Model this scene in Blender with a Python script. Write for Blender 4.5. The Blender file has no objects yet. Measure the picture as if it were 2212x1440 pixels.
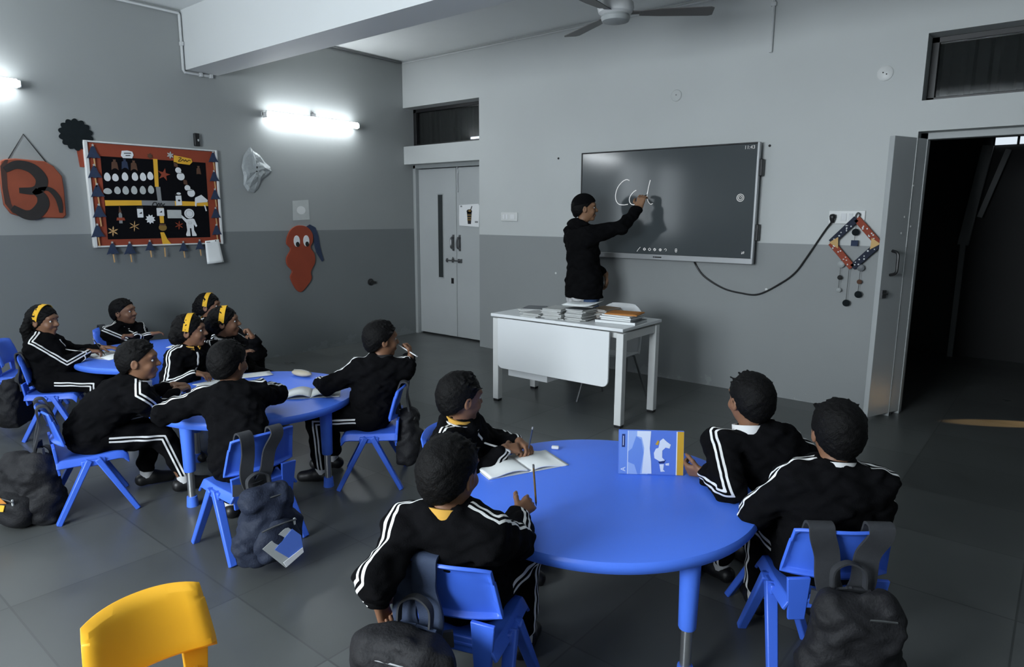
import bpy, bmesh, math, random
import numpy as np
from mathutils import Vector, Matrix, Quaternion

random.seed(7)
S = bpy.context.scene
COL = S.collection

# ------------------------------------------------------------------ camera
H_CAM = 1.55
YAW, PITCH, ROLL = math.radians(39.513), math.radians(9.993), math.radians(0.278)
_f0 = Vector((-math.sin(YAW), math.cos(YAW), 0)); _r0 = Vector((math.cos(YAW), math.sin(YAW), 0)); _u0 = Vector((0, 0, 1))
_f = _f0 * math.cos(PITCH) - _u0 * math.sin(PITCH)
_u = _u0 * math.cos(PITCH) + _f0 * math.sin(PITCH)
_r = _r0 * math.cos(ROLL) + _u * math.sin(ROLL)
_u = _u * math.cos(ROLL) - _r0 * math.sin(ROLL)
cam = bpy.data.cameras.new('camera'); cam.sensor_width = 36; cam.lens = 36 * 1452.34 / 2212; cam.clip_start = 0.05
co = bpy.data.objects.new('camera', cam); COL.objects.link(co)
M3 = Matrix((_r, _u, -_f)).transposed()
co.matrix_world = Matrix.Translation((0, 0, H_CAM)) @ M3.to_4x4()
S.camera = co
S.view_settings.view_transform = 'Standard'; S.view_settings.look = 'None'
S.view_settings.gamma = 1; S.view_settings.use_curve_mapping = False
S.view_settings.exposure = 0.0

# ------------------------------------------------------------------ world and lights
W = bpy.data.worlds.new('world'); S.world = W; W.use_nodes = True
W.node_tree.nodes['Background'].inputs[0].default_value = (0.75, 0.85, 1, 1)
W.node_tree.nodes['Background'].inputs[1].default_value = 0.01
def area(name, loc, rot, sx, sy, power, col):
    l = bpy.data.lights.new(name, 'AREA'); l.shape = 'RECTANGLE'; l.size = sx; l.size_y = sy; l.energy = power; l.color = col
    o = bpy.data.objects.new(name, l); COL.objects.link(o); o.location = loc; o.rotation_euler = rot
    return o
PI = math.pi
DAY = (0.86, 0.94, 1.0)
# dim daylight through the two curtained windows in the back half of the left wall, outside the picture,
# and stronger daylight through the wide window in the back wall, behind the camera
area('daylight', (-6.75, -1.75, 1.85), (0, -PI / 2, 0), 1.5, 1.2, 14, DAY)
area('daylight', (-6.75, -0.25, 1.85), (0, -PI / 2, 0), 1.5, 1.2, 14, DAY)
area('daylight', (-2.20, -2.62, 2.0), (PI / 2, 0, 0), 2.4, 1.4, 262, DAY)
# the two fluorescent tubes on the left wall, the strip lamp over the back of the room
LAMP = (0.90, 0.96, 1.0)
TUBE_STRENGTH = 32.0

# ------------------------------------------------------------------ materials
def mat(name, col, rough=0.6, metal=0.0, noise=0.0, nscale=8.0, bump=0.0, bscale=60.0, spec=0.5, emit=None, estr=0.0, coat=0.0):
    m = bpy.data.materials.new(name); m.use_nodes = True
    nt = m.node_tree; b = nt.nodes['Principled BSDF']
    b.inputs['Base Color'].default_value = (*col, 1); b.inputs['Roughness'].default_value = rough
    b.inputs['Metallic'].default_value = metal; b.inputs['Specular IOR Level'].default_value = spec
    if coat: b.inputs['Coat Weight'].default_value = coat; b.inputs['Coat Roughness'].default_value = 0.1
    if emit: b.inputs['Emission Color'].default_value = (*emit, 1); b.inputs['Emission Strength'].default_value = estr
    if noise or bump:
        tc = nt.nodes.new('ShaderNodeTexCoord')
    if noise:
        n = nt.nodes.new('ShaderNodeTexNoise'); n.inputs['Scale'].default_value = nscale; n.inputs['Detail'].default_value = 5
        nt.links.new(tc.outputs['Object'], n.inputs['Vector'])
        mx = nt.nodes.new('ShaderNodeMix'); mx.data_type = 'RGBA'
        mx.inputs[6].default_value = (*[c * (1 - noise) for c in col], 1); mx.inputs[7].default_value = (*[min(1, c * (1 + noise)) for c in col], 1)
        nt.links.new(n.outputs['Fac'], mx.inputs[0]); nt.links.new(mx.outputs[2], b.inputs['Base Color'])
    if bump:
        n2 = nt.nodes.new('ShaderNodeTexNoise'); n2.inputs['Scale'].default_value = bscale; n2.inputs['Detail'].default_value = 4
        nt.links.new(tc.outputs['Object'], n2.inputs['Vector'])
        bp = nt.nodes.new('ShaderNodeBump'); bp.inputs['Strength'].default_value = bump; bp.inputs['Distance'].default_value = 0.01
        nt.links.new(n2.outputs['Fac'], bp.inputs['Height']); nt.links.new(bp.outputs['Normal'], b.inputs['Normal'])
    return m

def fabric_striped(name, base):
    """black tracksuit cloth with two white stripes where the mesh attribute 'stripe' says the seam runs"""
    m = mat(name, base, 0.95, noise=0.3, nscale=30, bump=0.25, bscale=250, spec=0.06)
    nt = m.node_tree; b = nt.nodes['Principled BSDF']; src = b.inputs['Base Color'].links[0].from_socket
    at = nt.nodes.new('ShaderNodeAttribute'); at.attribute_name = 'stripe'
    ab = nt.nodes.new('ShaderNodeMath'); ab.operation = 'ABSOLUTE'; nt.links.new(at.outputs['Fac'], ab.inputs[0])
    sb = nt.nodes.new('ShaderNodeMath'); sb.operation = 'SUBTRACT'; sb.inputs[1].default_value = 0.0098; nt.links.new(ab.outputs[0], sb.inputs[0])
    a2 = nt.nodes.new('ShaderNodeMath'); a2.operation = 'ABSOLUTE'; nt.links.new(sb.outputs[0], a2.inputs[0])
    lt = nt.nodes.new('ShaderNodeMath'); lt.operation = 'LESS_THAN'; lt.inputs[1].default_value = 0.0048; nt.links.new(a2.outputs[0], lt.inputs[0])
    a3 = nt.nodes.new('ShaderNodeAttribute'); a3.attribute_name = 'outer'
    gt = nt.nodes.new('ShaderNodeMath'); gt.operation = 'GREATER_THAN'; gt.inputs[1].default_value = 0.45; nt.links.new(a3.outputs['Fac'], gt.inputs[0])
    ml = nt.nodes.new('ShaderNodeMath'); ml.operation = 'MULTIPLY'; nt.links.new(lt.outputs[0], ml.inputs[0]); nt.links.new(gt.outputs[0], ml.inputs[1])
    mx = nt.nodes.new('ShaderNodeMix'); mx.data_type = 'RGBA'; mx.inputs[7].default_value = (0.78, 0.78, 0.77, 1)
    nt.links.new(ml.outputs[0], mx.inputs[0]); nt.links.new(src, mx.inputs[6]); nt.links.new(mx.outputs[2], b.inputs['Base Color'])
    return m

def wall_mat(name, upper, lower, dado):
    """painted plaster: lighter upper paint, grey lower paint below the dado height, with scuffs low down"""
    m = mat(name, upper, 0.55, bump=0.06, bscale=25, spec=0.35)
    nt = m.node_tree; b = nt.nodes['Principled BSDF']
    g = nt.nodes.new('ShaderNodeNewGeometry'); sx = nt.nodes.new('ShaderNodeSeparateXYZ'); nt.links.new(g.outputs['Position'], sx.inputs[0])
    lt = nt.nodes.new('ShaderNodeMath'); lt.operation = 'LESS_THAN'; lt.inputs[1].default_value = dado; nt.links.new(sx.outputs['Z'], lt.inputs[0])
    n = nt.nodes.new('ShaderNodeTexNoise'); n.inputs['Scale'].default_value = 1.3; n.inputs['Detail'].default_value = 6; nt.links.new(g.outputs['Position'], n.inputs['Vector'])
    def tone(c):
        mx = nt.nodes.new('ShaderNodeMix'); mx.data_type = 'RGBA'
        mx.inputs[6].default_value = (*[v * 0.93 for v in c], 1); mx.inputs[7].default_value = (*[v * 1.07 for v in c], 1)
        nt.links.new(n.outputs['Fac'], mx.inputs[0]); return mx.outputs[2]
    mx = nt.nodes.new('ShaderNodeMix'); mx.data_type = 'RGBA'
    nt.links.new(lt.outputs[0], mx.inputs[0]); nt.links.new(tone(upper), mx.inputs[6]); nt.links.new(tone(lower), mx.inputs[7])
    # bare, worn patches in the bottom 25 cm
    n2 = nt.nodes.new('ShaderNodeTexNoise'); n2.inputs['Scale'].default_value = 4.0; n2.inputs['Detail'].default_value = 8; n2.inputs['Roughness'].default_value = 0.7
    nt.links.new(g.outputs['Position'], n2.inputs['Vector'])
    hz = nt.nodes.new('ShaderNodeMapRange'); hz.inputs[1].default_value = 0.0; hz.inputs[2].default_value = 0.3; hz.inputs[3].default_value = 0.52; hz.inputs[4].default_value = 0.75
    nt.links.new(sx.outputs['Z'], hz.inputs[0])
    gt = nt.nodes.new('ShaderNodeMath'); gt.operation = 'GREATER_THAN'; nt.links.new(n2.outputs['Fac'], gt.inputs[0]); nt.links.new(hz.outputs[0], gt.inputs[1])
    m2 = nt.nodes.new('ShaderNodeMix'); m2.data_type = 'RGBA'; m2.inputs[7].default_value = (*[v * 1.18 for v in lower], 1)
    nt.links.new(gt.outputs[0], m2.inputs[0]); nt.links.new(mx.outputs[2], m2.inputs[6]); nt.links.new(m2.outputs[2], b.inputs['Base Color'])
    return m

def floor_mat():
    """polished grey stone slabs, some slabs lighter than others, thin joints"""
    m = mat('stone_floor', (0.1, 0.1, 0.1), 0.3, spec=0.4)
    nt = m.node_tree; b = nt.nodes['Principled BSDF']
    tc = nt.nodes.new('ShaderNodeTexCoord')
    br = nt.nodes.new('ShaderNodeTexBrick'); br.offset = 0.0; br.inputs['Scale'].default_value = 1.0
    br.inputs['Brick Width'].default_value = 0.62; br.inputs['Row Height'].default_value = 0.62; br.inputs['Mortar Size'].default_value = 0.004
    br.inputs['Color1'].default_value = (0.072, 0.077, 0.076, 1); br.inputs['Color2'].default_value = (0.108, 0.115, 0.113, 1); br.inputs['Mortar'].default_value = (0.058, 0.062, 0.062, 1)
    nt.links.new(tc.outputs['Object'], br.inputs['Vector'])
    n = nt.nodes.new('ShaderNodeTexNoise'); n.inputs['Scale'].default_value = 2.5; n.inputs['Detail'].default_value = 8; nt.links.new(tc.outputs['Object'], n.inputs['Vector'])
    mr = nt.nodes.new('ShaderNodeMapRange'); mr.inputs[3].default_value = 0.75; mr.inputs[4].default_value = 1.25; nt.links.new(n.outputs['Fac'], mr.inputs[0])
    mx = nt.nodes.new('ShaderNodeMix'); mx.data_type = 'RGBA'; mx.blend_type = 'MULTIPLY'; mx.inputs[0].default_value = 1
    nt.links.new(br.outputs['Color'], mx.inputs[6]); nt.links.new(mr.outputs[0], mx.inputs[7]); nt.links.new(mx.outputs[2], b.inputs['Base Color'])
    r = nt.nodes.new('ShaderNodeMapRange'); r.inputs[3].default_value = 0.22; r.inputs[4].default_value = 0.42; nt.links.new(n.outputs['Fac'], r.inputs[0]); nt.links.new(r.outputs[0], b.inputs['Roughness'])
    return m

M = dict(
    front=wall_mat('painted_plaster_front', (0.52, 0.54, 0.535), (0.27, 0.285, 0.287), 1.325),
    left=wall_mat('shaded_plaster_left', (0.29, 0.305, 0.302), (0.170, 0.184, 0.187), 1.37),  # same paint as the front wall, darkened to stand in for weaker light
    ceil=mat('ceiling_paint', (0.78, 0.80, 0.79), 0.7, noise=0.04, nscale=2),
    floor=floor_mat(),
    door=mat('grey_door_paint', (0.40, 0.42, 0.425), 0.45, noise=0.05, nscale=3),
    frame=mat('grey_frame_paint', (0.33, 0.35, 0.35), 0.45),
    dglass=mat('dark_glass', (0.03, 0.035, 0.036), 0.12, spec=0.5),
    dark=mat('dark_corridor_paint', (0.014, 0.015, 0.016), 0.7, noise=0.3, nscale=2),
    steel=mat('steel', (0.55, 0.56, 0.57), 0.3, 0.9),
    dsteel=mat('dark_steel', (0.18, 0.185, 0.19), 0.35, 0.8),
    wplast=mat('white_plastic', (0.66, 0.67, 0.66), 0.4),
    bplast=mat('black_plastic', (0.012, 0.012, 0.013), 0.4),
    blue=mat('blue_plastic', (0.055, 0.155, 0.74), 0.38, noise=0.05, nscale=3, bump=0.04, bscale=180),
    blue2=mat('blue_table_plastic', (0.080, 0.215, 0.92), 0.42, noise=0.06, nscale=2, bump=0.05, bscale=200),
    yellow=mat('yellow_plastic', (0.90, 0.455, 0.020), 0.45, noise=0.03, nscale=3),
    desk=mat('white_laminate', (0.80, 0.82, 0.83), 0.35, noise=0.02, nscale=4),
    deskleg=mat('cream_powder_coat', (0.70, 0.71, 0.70), 0.5),
    paper=mat('paper', (0.78, 0.80, 0.80), 0.8, noise=0.03, nscale=20),
    paper2=mat('newsprint_paper', (0.50, 0.51, 0.50), 0.85, noise=0.06, nscale=30),
    cover_w=mat('pale_book_cover', (0.62, 0.63, 0.62), 0.6, noise=0.15, nscale=12),
    cover_t=mat('tan_book_cover', (0.22, 0.15, 0.09), 0.6, noise=0.25, nscale=14),
    cover_g=mat('grey_book_cover', (0.13, 0.14, 0.15), 0.5, noise=0.1, nscale=8),
    orange=mat('orange_card', (0.50, 0.19, 0.03), 0.6, noise=0.06, nscale=6),
    rust=mat('rust_paper', (0.27, 0.045, 0.018), 0.75, noise=0.15, nscale=6),
    rust2=mat('terracotta_paint', (0.24, 0.052, 0.022), 0.7, noise=0.35, nscale=5),
    brown=mat('brown_card', (0.10, 0.045, 0.025), 0.8, noise=0.25, nscale=12),
    dbrown=mat('dark_brown_paint', (0.016, 0.013, 0.012), 0.7, noise=0.4, nscale=20),
    felt=mat('black_felt', (0.0045, 0.0045, 0.006), 1.0, noise=0.3, nscale=40, spec=0.1),
    ytape=mat('yellow_paper', (0.78, 0.42, 0.03), 0.7, noise=0.06, nscale=9),
    gtape=mat('silver_grey_paper', (0.24, 0.245, 0.25), 0.6, noise=0.06, nscale=9),
    navyp=mat('navy_paper', (0.020, 0.034, 0.075), 0.8, noise=0.3, nscale=25),
    cutout=mat('white_card', (0.74, 0.75, 0.76), 0.8),
    cutgrey=mat('pale_grey_card', (0.45, 0.47, 0.46), 0.8, noise=0.08, nscale=20),
    silver=mat('crumpled_silver_foil', (0.33, 0.355, 0.36), 0.5, 0.15, bump=0.9, bscale=28),
    ink=mat('black_ink', (0.01, 0.01, 0.01), 0.7),
    wood=mat('pale_wood_stick', (0.55, 0.33, 0.14), 0.7),
    wreath=mat('dark_green_black_felt', (0.012, 0.016, 0.018), 0.95, noise=0.3, nscale=30, spec=0.1),
    jacket=fabric_striped('black_tracksuit_cloth', (0.0042, 0.0042, 0.0050)),
    hoodie=mat('black_hoodie_cloth', (0.0045, 0.0045, 0.0052), 0.95, noise=0.25, nscale=20, bump=0.2, bscale=200, spec=0.06),
    hair=mat('black_hair', (0.0030, 0.0028, 0.0030), 0.62, noise=0.4, nscale=60, bump=0.35, bscale=220, spec=0.13),
    skin=mat('brown_skin', (0.20, 0.098, 0.055), 0.5, noise=0.08, nscale=30, spec=0.35),
    skin2=mat('tan_skin', (0.28, 0.15, 0.085), 0.5, noise=0.08, nscale=30, spec=0.35),
    lip=mat('lip', (0.16, 0.06, 0.045), 0.45),
    eyew=mat('eye_white', (0.6, 0.6, 0.58), 0.25), iris=mat('dark_iris', (0.012, 0.008, 0.006), 0.15),
    sock=mat('white_sock', (0.6, 0.6, 0.6), 0.9), shoe=mat('black_shoe', (0.008, 0.008, 0.009), 0.45),
    collw=mat('white_collar_cloth', (0.66, 0.66, 0.66), 0.9), colly=mat('mustard_collar_cloth', (0.55, 0.30, 0.045), 0.9), collb=mat('black_collar_cloth', (0.01, 0.01, 0.011), 0.95),
    band=mat('mustard_headband', (0.72, 0.40, 0.02), 0.85, noise=0.1, nscale=30),
    jeans=mat('blue_denim', (0.045, 0.085, 0.19), 0.9, noise=0.25, nscale=40, bump=0.2, bscale=300),
    bag=mat('black_nylon', (0.011, 0.011, 0.013), 0.7, noise=0.3, nscale=12, bump=0.3, bscale=120, spec=0.3),
    bagnavy=mat('navy_nylon', (0.016, 0.022, 0.042), 0.7, noise=0.25, nscale=12, bump=0.3, bscale=120, spec=0.3),
    strap=mat('charcoal_webbing', (0.026, 0.028, 0.033), 0.8, noise=0.15, nscale=60, bump=0.2, bscale=400),
    strapnavy=mat('navy_webbing', (0.022, 0.036, 0.075), 0.8, noise=0.15, nscale=60, bump=0.2, bscale=400),
    beige=mat('beige_fabric', (0.42, 0.37, 0.28), 0.85, noise=0.1, nscale=20),
    gold=mat('gold_paint', (0.30, 0.18, 0.05), 0.45, 0.3),
    tube=mat('lit_fluorescent_tube', (0.9, 0.95, 1.0), 0.5, emit=LAMP, estr=TUBE_STRENGTH),
    skyw=mat('overcast_sky_outside', (0.5, 0.5, 0.5), 0.5, emit=(0.82, 0.92, 1.0), estr=6.0), skyd=mat('dim_sky_behind_curtain', (0.5, 0.5, 0.5), 0.5, emit=(0.82, 0.92, 1.0), estr=1.3),
    sky=mat('bright_opening_and_glint', (0.5, 0.5, 0.5), 0.5, emit=(0.8, 0.9, 1.0), estr=0.9),
    fan=mat('white_fan_paint', (0.60, 0.61, 0.61), 0.4), fand=mat('brown_fan_blade', (0.10, 0.095, 0.092), 0.45),
    pvc=mat('white_conduit', (0.55, 0.565, 0.565), 0.5),
    screen=mat('glossy_dark_screen', (0.030, 0.036, 0.040), 0.13, spec=0.6, emit=(0.55, 0.68, 0.75), estr=0.03, coat=0.3),
    chalk=mat('bright_screen_ink', (0.7, 0.7, 0.7), 0.5, emit=(1, 1, 1), estr=0.42),
    icon=mat('dim_screen_ink', (0.4, 0.4, 0.4), 0.5, emit=(1, 1, 1), estr=0.22),
    bezel=mat('silver_bezel', (0.38, 0.39, 0.40), 0.38, 0.4), bezelk=mat('black_bezel', (0.01, 0.01, 0.011), 0.35),
    cov_b=mat('blue_cover', (0.10, 0.20, 0.66), 0.4), cov_l=mat('light_blue_print', (0.32, 0.46, 0.82), 0.4), cov_w=mat('white_print', (0.72, 0.78, 0.88), 0.4),
    cov_y=mat('mustard_print', (0.60, 0.35, 0.03), 0.4), cov_d=mat('dark_blue_print', (0.015, 0.03, 0.14), 0.4), cov_m=mat('mid_blue_print', (0.15, 0.28, 0.72), 0.4),
    warm=mat('warm_floor', (0.3, 0.2, 0.1), 0.4),
    bwhite=mat('white_shirt_cloth', (0.55, 0.55, 0.56), 0.9, noise=0.08, nscale=20),
    mirror=mat('mirror_disc', (0.7, 0.7, 0.7), 0.12, 0.9),
)

# ------------------------------------------------------------------ mesh helpers
def mesh_np(name, V, F4, smooth=True):
    me = bpy.data.meshes.new(name)
    V = np.asarray(V, np.float32); F4 = np.asarray(F4, np.int32)
    me.vertices.add(len(V)); me.vertices.foreach_set('co', V.ravel())
    k = F4.shape[1]
    me.loops.add(len(F4) * k); me.loops.foreach_set('vertex_index', F4.ravel())
    me.polygons.add(len(F4)); me.polygons.foreach_set('loop_start', np.arange(0, len(F4) * k, k, dtype=np.int32))
    try: me.polygons.foreach_set('loop_total', np.full(len(F4), k, np.int32))
    except Exception: pass
    me.update(calc_edges=True)
    if smooth: me.polygons.foreach_set('use_smooth', np.ones(len(F4), bool))
    return me

class MB:
    """collects shapes, then links them as one mesh object"""
    def __init__(s): s.v = []; s.f = []; s.m = []; s.cm = 0
    def add(s, vs, fs):
        n = len(s.v); s.v += [tuple(v) for v in vs]; s.f += [tuple(i + n for i in f) for f in fs]; s.m += [s.cm] * len(fs); return s
    def mi(s, i): s.cm = i; return s
    def box(s, c, d, R=None, taper=1.0):
        R = R or Matrix.Identity(3); c = Vector(c); hx, hy, hz = d[0] / 2, d[1] / 2, d[2] / 2
        vs = []
        for z, t in ((-hz, taper), (hz, 1.0)):
            for x, y in ((-hx, -hy), (hx, -hy), (hx, hy), (-hx, hy)): vs.append(c + R @ Vector((x * t, y * t, z)))
        return s.add(vs, [(3, 2, 1, 0), (4, 5, 6, 7), (0, 1, 5, 4), (1, 2, 6, 5), (2, 3, 7, 6), (3, 0, 4, 7)])
    def bar(s, a, b, w, d, up=(0, 0, 1), w2=None, d2=None):
        a, b = Vector(a), Vector(b); z = (b - a).normalized(); x = Vector(up).cross(z)
        if x.length < 1e-4: x = Vector((1, 0, 0)).cross(z)
        x.normalize(); y = z.cross(x); w2 = w2 or w; d2 = d2 or d; vs = []
        for p, ww, dd in ((a, w, d), (b, w2, d2)):
            for i, j in ((-1, -1), (1, -1), (1, 1), (-1, 1)): vs.append(p + x * i * ww / 2 + y * j * dd / 2)
        return s.add(vs, [(3, 2, 1, 0), (4, 5, 6, 7), (0, 1, 5, 4), (1, 2, 6, 5), (2, 3, 7, 6), (3, 0, 4, 7)])
    def tube(s, pts, r, n=10, closed=False, r2=None):
        P = [Vector(p) for p in pts]; N = len(P); vs = []; t0 = None
        for i, p in enumerate(P):
            a = P[(i - 1) % N] if (closed or i > 0) else p; b = P[(i + 1) % N] if (closed or i < N - 1) else p
            t = (b - a).normalized()
            if t0 is None:
                x = t.orthogonal().normalized()
            else:
                q = t0.rotation_difference(t); x = q @ x; x = (x - t * x.dot(t)).normalized()
            t0 = t; y = t.cross(x)
            rr = r if r2 is None else r + (r2 - r) * i / max(1, N - 1)
            for k in range(n):
                a_ = 2 * PI * k / n; vs.append(p + (x * math.cos(a_) + y * math.sin(a_)) * rr)
        fs = []
        for i in range(N if closed else N - 1):
            j = (i + 1) % N
            for k in range(n):
                l = (k + 1) % n; fs.append((i * n + k, i * n + l, j * n + l, j * n + k))
        if not closed: fs += [tuple(range(n - 1, -1, -1)), tuple((N - 1) * n + k for k in range(n))]
        return s.add(vs, fs)
    def lathe(s, prof, c, n=40, ax=None, cap=True):
        """prof: (radius, height) pairs"""
        c = Vector(c); R = ax or Matrix.Identity(3); vs = []
        for r, h in prof:
            for k in range(n):
                a = 2 * PI * k / n; vs.append(c + R @ Vector((r * math.cos(a), r * math.sin(a), h)))
        fs = []
        for i in range(len(prof) - 1):
            for k in range(n):
                l = (k + 1) % n; fs.append((i * n + k, i * n + l, (i + 1) * n + l, (i + 1) * n + k))
        if cap: fs += [tuple(range(n - 1, -1, -1)), tuple((len(prof) - 1) * n + k for k in range(n))]
        return s.add(vs, fs)
    def prism(s, out, O, U, Vv, depth):
        """outline (u,v) list on plane O + u U + v V, thickness along U x V"""
        O, U, Vv = Vector(O), Vector(U), Vector(Vv); Nn = U.cross(Vv).normalized()
        a = sum(out[i][0] * out[(i + 1) % len(out)][1] - out[(i + 1) % len(out)][0] * out[i][1] for i in range(len(out)))
        if a < 0: out = out[::-1]
        n = len(out)
        vs = [O + U * u + Vv * v for u, v in out] + [O + U * u + Vv * v + Nn * depth for u, v in out]
        fs = [tuple(range(n - 1, -1, -1)), tuple(range(n, 2 * n))] + [(i, (i + 1) % n, n + (i + 1) % n, n + i) for i in range(n)]
        return s.add(vs, fs)
    def ell(s, c, r, R=None, n=16, m=10):
        c = Vector(c); R = R or Matrix.Identity(3); vs = [c + R @ Vector((0, 0, -r[2]))]
        for i in range(1, m):
            p = -PI / 2 + PI * i / m
            for k in range(n):
                a = 2 * PI * k / n; vs.append(c + R @ Vector((r[0] * math.cos(p) * math.cos(a), r[1] * math.cos(p) * math.sin(a), r[2] * math.sin(p))))
        vs.append(c + R @ Vector((0, 0, r[2]))); fs = [(0, 1 + (k + 1) % n, 1 + k) for k in range(n)]
        for i in range(m - 2):
            for k in range(n):
                l = (k + 1) % n; fs.append((1 + i * n + k, 1 + i * n + l, 1 + (i + 1) * n + l, 1 + (i + 1) * n + k))
        t = len(vs) - 1; b = 1 + (m - 2) * n; fs += [(t, b + k, b + (k + 1) % n) for k in range(n)]
        return s.add(vs, fs)
    def ribbon(s, pts, side, w, th):
        """flat strap along pts; side = width direction (one vector or one per point)"""
        P = [Vector(p) for p in pts]; N = len(P); vs = []
        for i, p in enumerate(P):
            t = (P[min(N - 1, i + 1)] - P[max(0, i - 1)]).normalized()
            sd = Vector(side[i] if isinstance(side[0], (tuple, list, Vector)) else side)
            x = (sd - t * sd.dot(t)).normalized(); y = t.cross(x)
            ww = w[i] if isinstance(w, (list, tuple)) else w
            for a, b in ((-1, -1), (1, -1), (1, 1), (-1, 1)): vs.append(p + x * a * ww / 2 + y * b * th / 2)
        fs = [(3, 2, 1, 0), tuple((N - 1) * 4 + k for k in range(4))]
        for i in range(N - 1):
            for k in range(4): fs.append((i * 4 + k, i * 4 + (k + 1) % 4, (i + 1) * 4 + (k + 1) % 4, (i + 1) * 4 + k))
        return s.add(vs, fs)
    def build(s, name, mats, parent=None, smooth=False, bevel=0.0, seg=2, origin=None, subsurf=0):
        me = bpy.data.meshes.new(name); o0 = Vector(origin) if origin is not None else None
        me.from_pydata([tuple(Vector(v) - o0) for v in s.v] if o0 is not None else s.v, [], s.f); me.validate(); 
        bm = bmesh.new(); bm.from_mesh(me); bmesh.ops.recalc_face_normals(bm, faces=bm.faces); bm.to_mesh(me); bm.free()
        if not isinstance(mats, (list, tuple)): mats = [mats]
        for m_ in mats: me.materials.append(m_)
        if len(mats) > 1 and len(me.polygons) == len(s.m):
            for p, i in zip(me.polygons, s.m): p.material_index = i
        if smooth: me.polygons.foreach_set('use_smooth', [True] * len(me.polygons)); me.set_sharp_from_angle(angle=math.radians(40))
        o = bpy.data.objects.new(name, me); COL.objects.link(o)
        if o0 is not None: o.location = o0
        if bevel:
            b = o.modifiers.new('bevel', 'BEVEL'); b.width = bevel; b.segments = seg; b.limit_method = 'ANGLE'; b.angle_limit = math.radians(35)
            me.polygons.foreach_set('use_smooth', [True] * len(me.polygons)); me.set_sharp_from_angle(angle=math.radians(50))
        if subsurf:
            b = o.modifiers.new('subsurf', 'SUBSURF'); b.levels = subsurf; b.render_levels = subsurf
        if parent is not None: o.parent = parent
        return o

def tag(o, label, cat, group=None, kind=None):
    if label: o['label'] = label
    if cat: o['category'] = cat
    if group: o['group'] = group
    if kind: o['kind'] = kind
    return o
def thing(name, label, cat, loc=(0, 0, 0), rz=0.0, group=None):
    o = bpy.data.objects.new(name, None); COL.objects.link(o); o.empty_display_size = 0.1
    o.location = loc; o.rotation_euler = (0, 0, rz)
    return tag(o, label, cat, group)
def struct(o):
    o['kind'] = 'structure'; return o
def dup(o, loc, rz, label, group=None):
    """copy a thing with its parts and sub-parts"""
    r = o.copy(); COL.objects.link(r); r.location = loc; r.rotation_euler = (0, 0, rz); tag(r, label, None, group)
    for ch in list(o.children):
        c = ch.copy(); COL.objects.link(c); c.parent = r
        for g in list(ch.children):
            d = g.copy(); COL.objects.link(d); d.parent = c
    return r
def text_obj(name, body, size, m, mw, parent=None, extrude=0.0005, align='CENTER', shear=0):
    cu = bpy.data.curves.new(name, 'FONT'); cu.body = body; cu.size = size; cu.extrude = extrude; cu.align_x = align; cu.align_y = 'CENTER'; cu.shear = shear
    t = bpy.data.objects.new(name, cu); COL.objects.link(t)
    dg = bpy.context.evaluated_depsgraph_get(); me = bpy.data.meshes.new_from_object(t.evaluated_get(dg)); bpy.data.objects.remove(t)
    me.materials.clear(); me.materials.append(m); o = bpy.data.objects.new(name, me); COL.objects.link(o)
    me.transform(mw)
    if parent is not None: o.parent = parent
    return o
def smooth_path(pts, n=8):
    """Catmull-Rom through the points"""
    P = [Vector(p) for p in pts]; out = []
    for i in range(len(P) - 1):
        p0, p1, p2, p3 = P[max(0, i - 1)], P[i], P[i + 1], P[min(len(P) - 1, i + 2)]
        for k in range(n):
            t = k / n
            out.append(0.5 * ((2 * p1) + (p2 - p0) * t + (2 * p0 - 5 * p1 + 4 * p2 - p3) * t * t + (3 * p1 - p0 - 3 * p2 + p3) * t ** 3))
    return out + [P[-1]]
def circ(r, n=24, ry=None, a0=0): return [(r * math.cos(a0 + 2 * PI * k / n), (ry or r) * math.sin(a0 + 2 * PI * k / n)) for k in range(n)]
def rrect(w, h, r, n=5):
    o = []
    for cx, cy, a in ((w / 2 - r, h / 2 - r, 0), (-w / 2 + r, h / 2 - r, 90), (-w / 2 + r, -h / 2 + r, 180), (w / 2 - r, -h / 2 + r, 270)):
        for k in range(n + 1):
            t = math.radians(a + 90 * k / n); o.append((cx + r * math.cos(t), cy + r * math.sin(t)))
    return o
# ------------------------------------------------------------------ the room
XL, YF, ZC, XR, YB = -6.6, 5.85, 3.40, 1.9, -2.5
RD = 0.20                                    # how deep the doors sit in the front wall
DT, T0, T1 = 2.168, 2.385, 2.848             # door head, sill and head of the fanlights
D1 = (-6.6, -5.322); D2 = (-0.962, 0.30)
mb = MB()
def slab(x0, x1, y0, y1, z0, z1): mb.box(((x0 + x1) / 2, (y0 + y1) / 2, (z0 + z1) / 2), (x1 - x0, y1 - y0, z1 - z0))
slab(XL - 0.3, 4.2, YB - 0.3, 9.3, -0.2, 0); struct(mb.build('floor', M['floor']))
mb = MB(); slab(XL - 0.3, XR + 0.3, YB - 0.3, YF + 0.25, ZC, ZC + 0.15); struct(mb.build('ceiling', M['ceil']))
LWIN = ((-2.35, -1.15), (-0.85, 0.35))
mb = MB(); yy = YB - 0.25
for a, b in LWIN:
    slab(XL - 0.25, XL, yy, a, 0, ZC); slab(XL - 0.25, XL, a, b, 0, 1.1); slab(XL - 0.25, XL, a, b, 2.6, ZC); yy = b
slab(XL - 0.25, XL, yy, YF + 0.45, 0, ZC); struct(mb.build('wall_left', M['left']))
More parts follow.
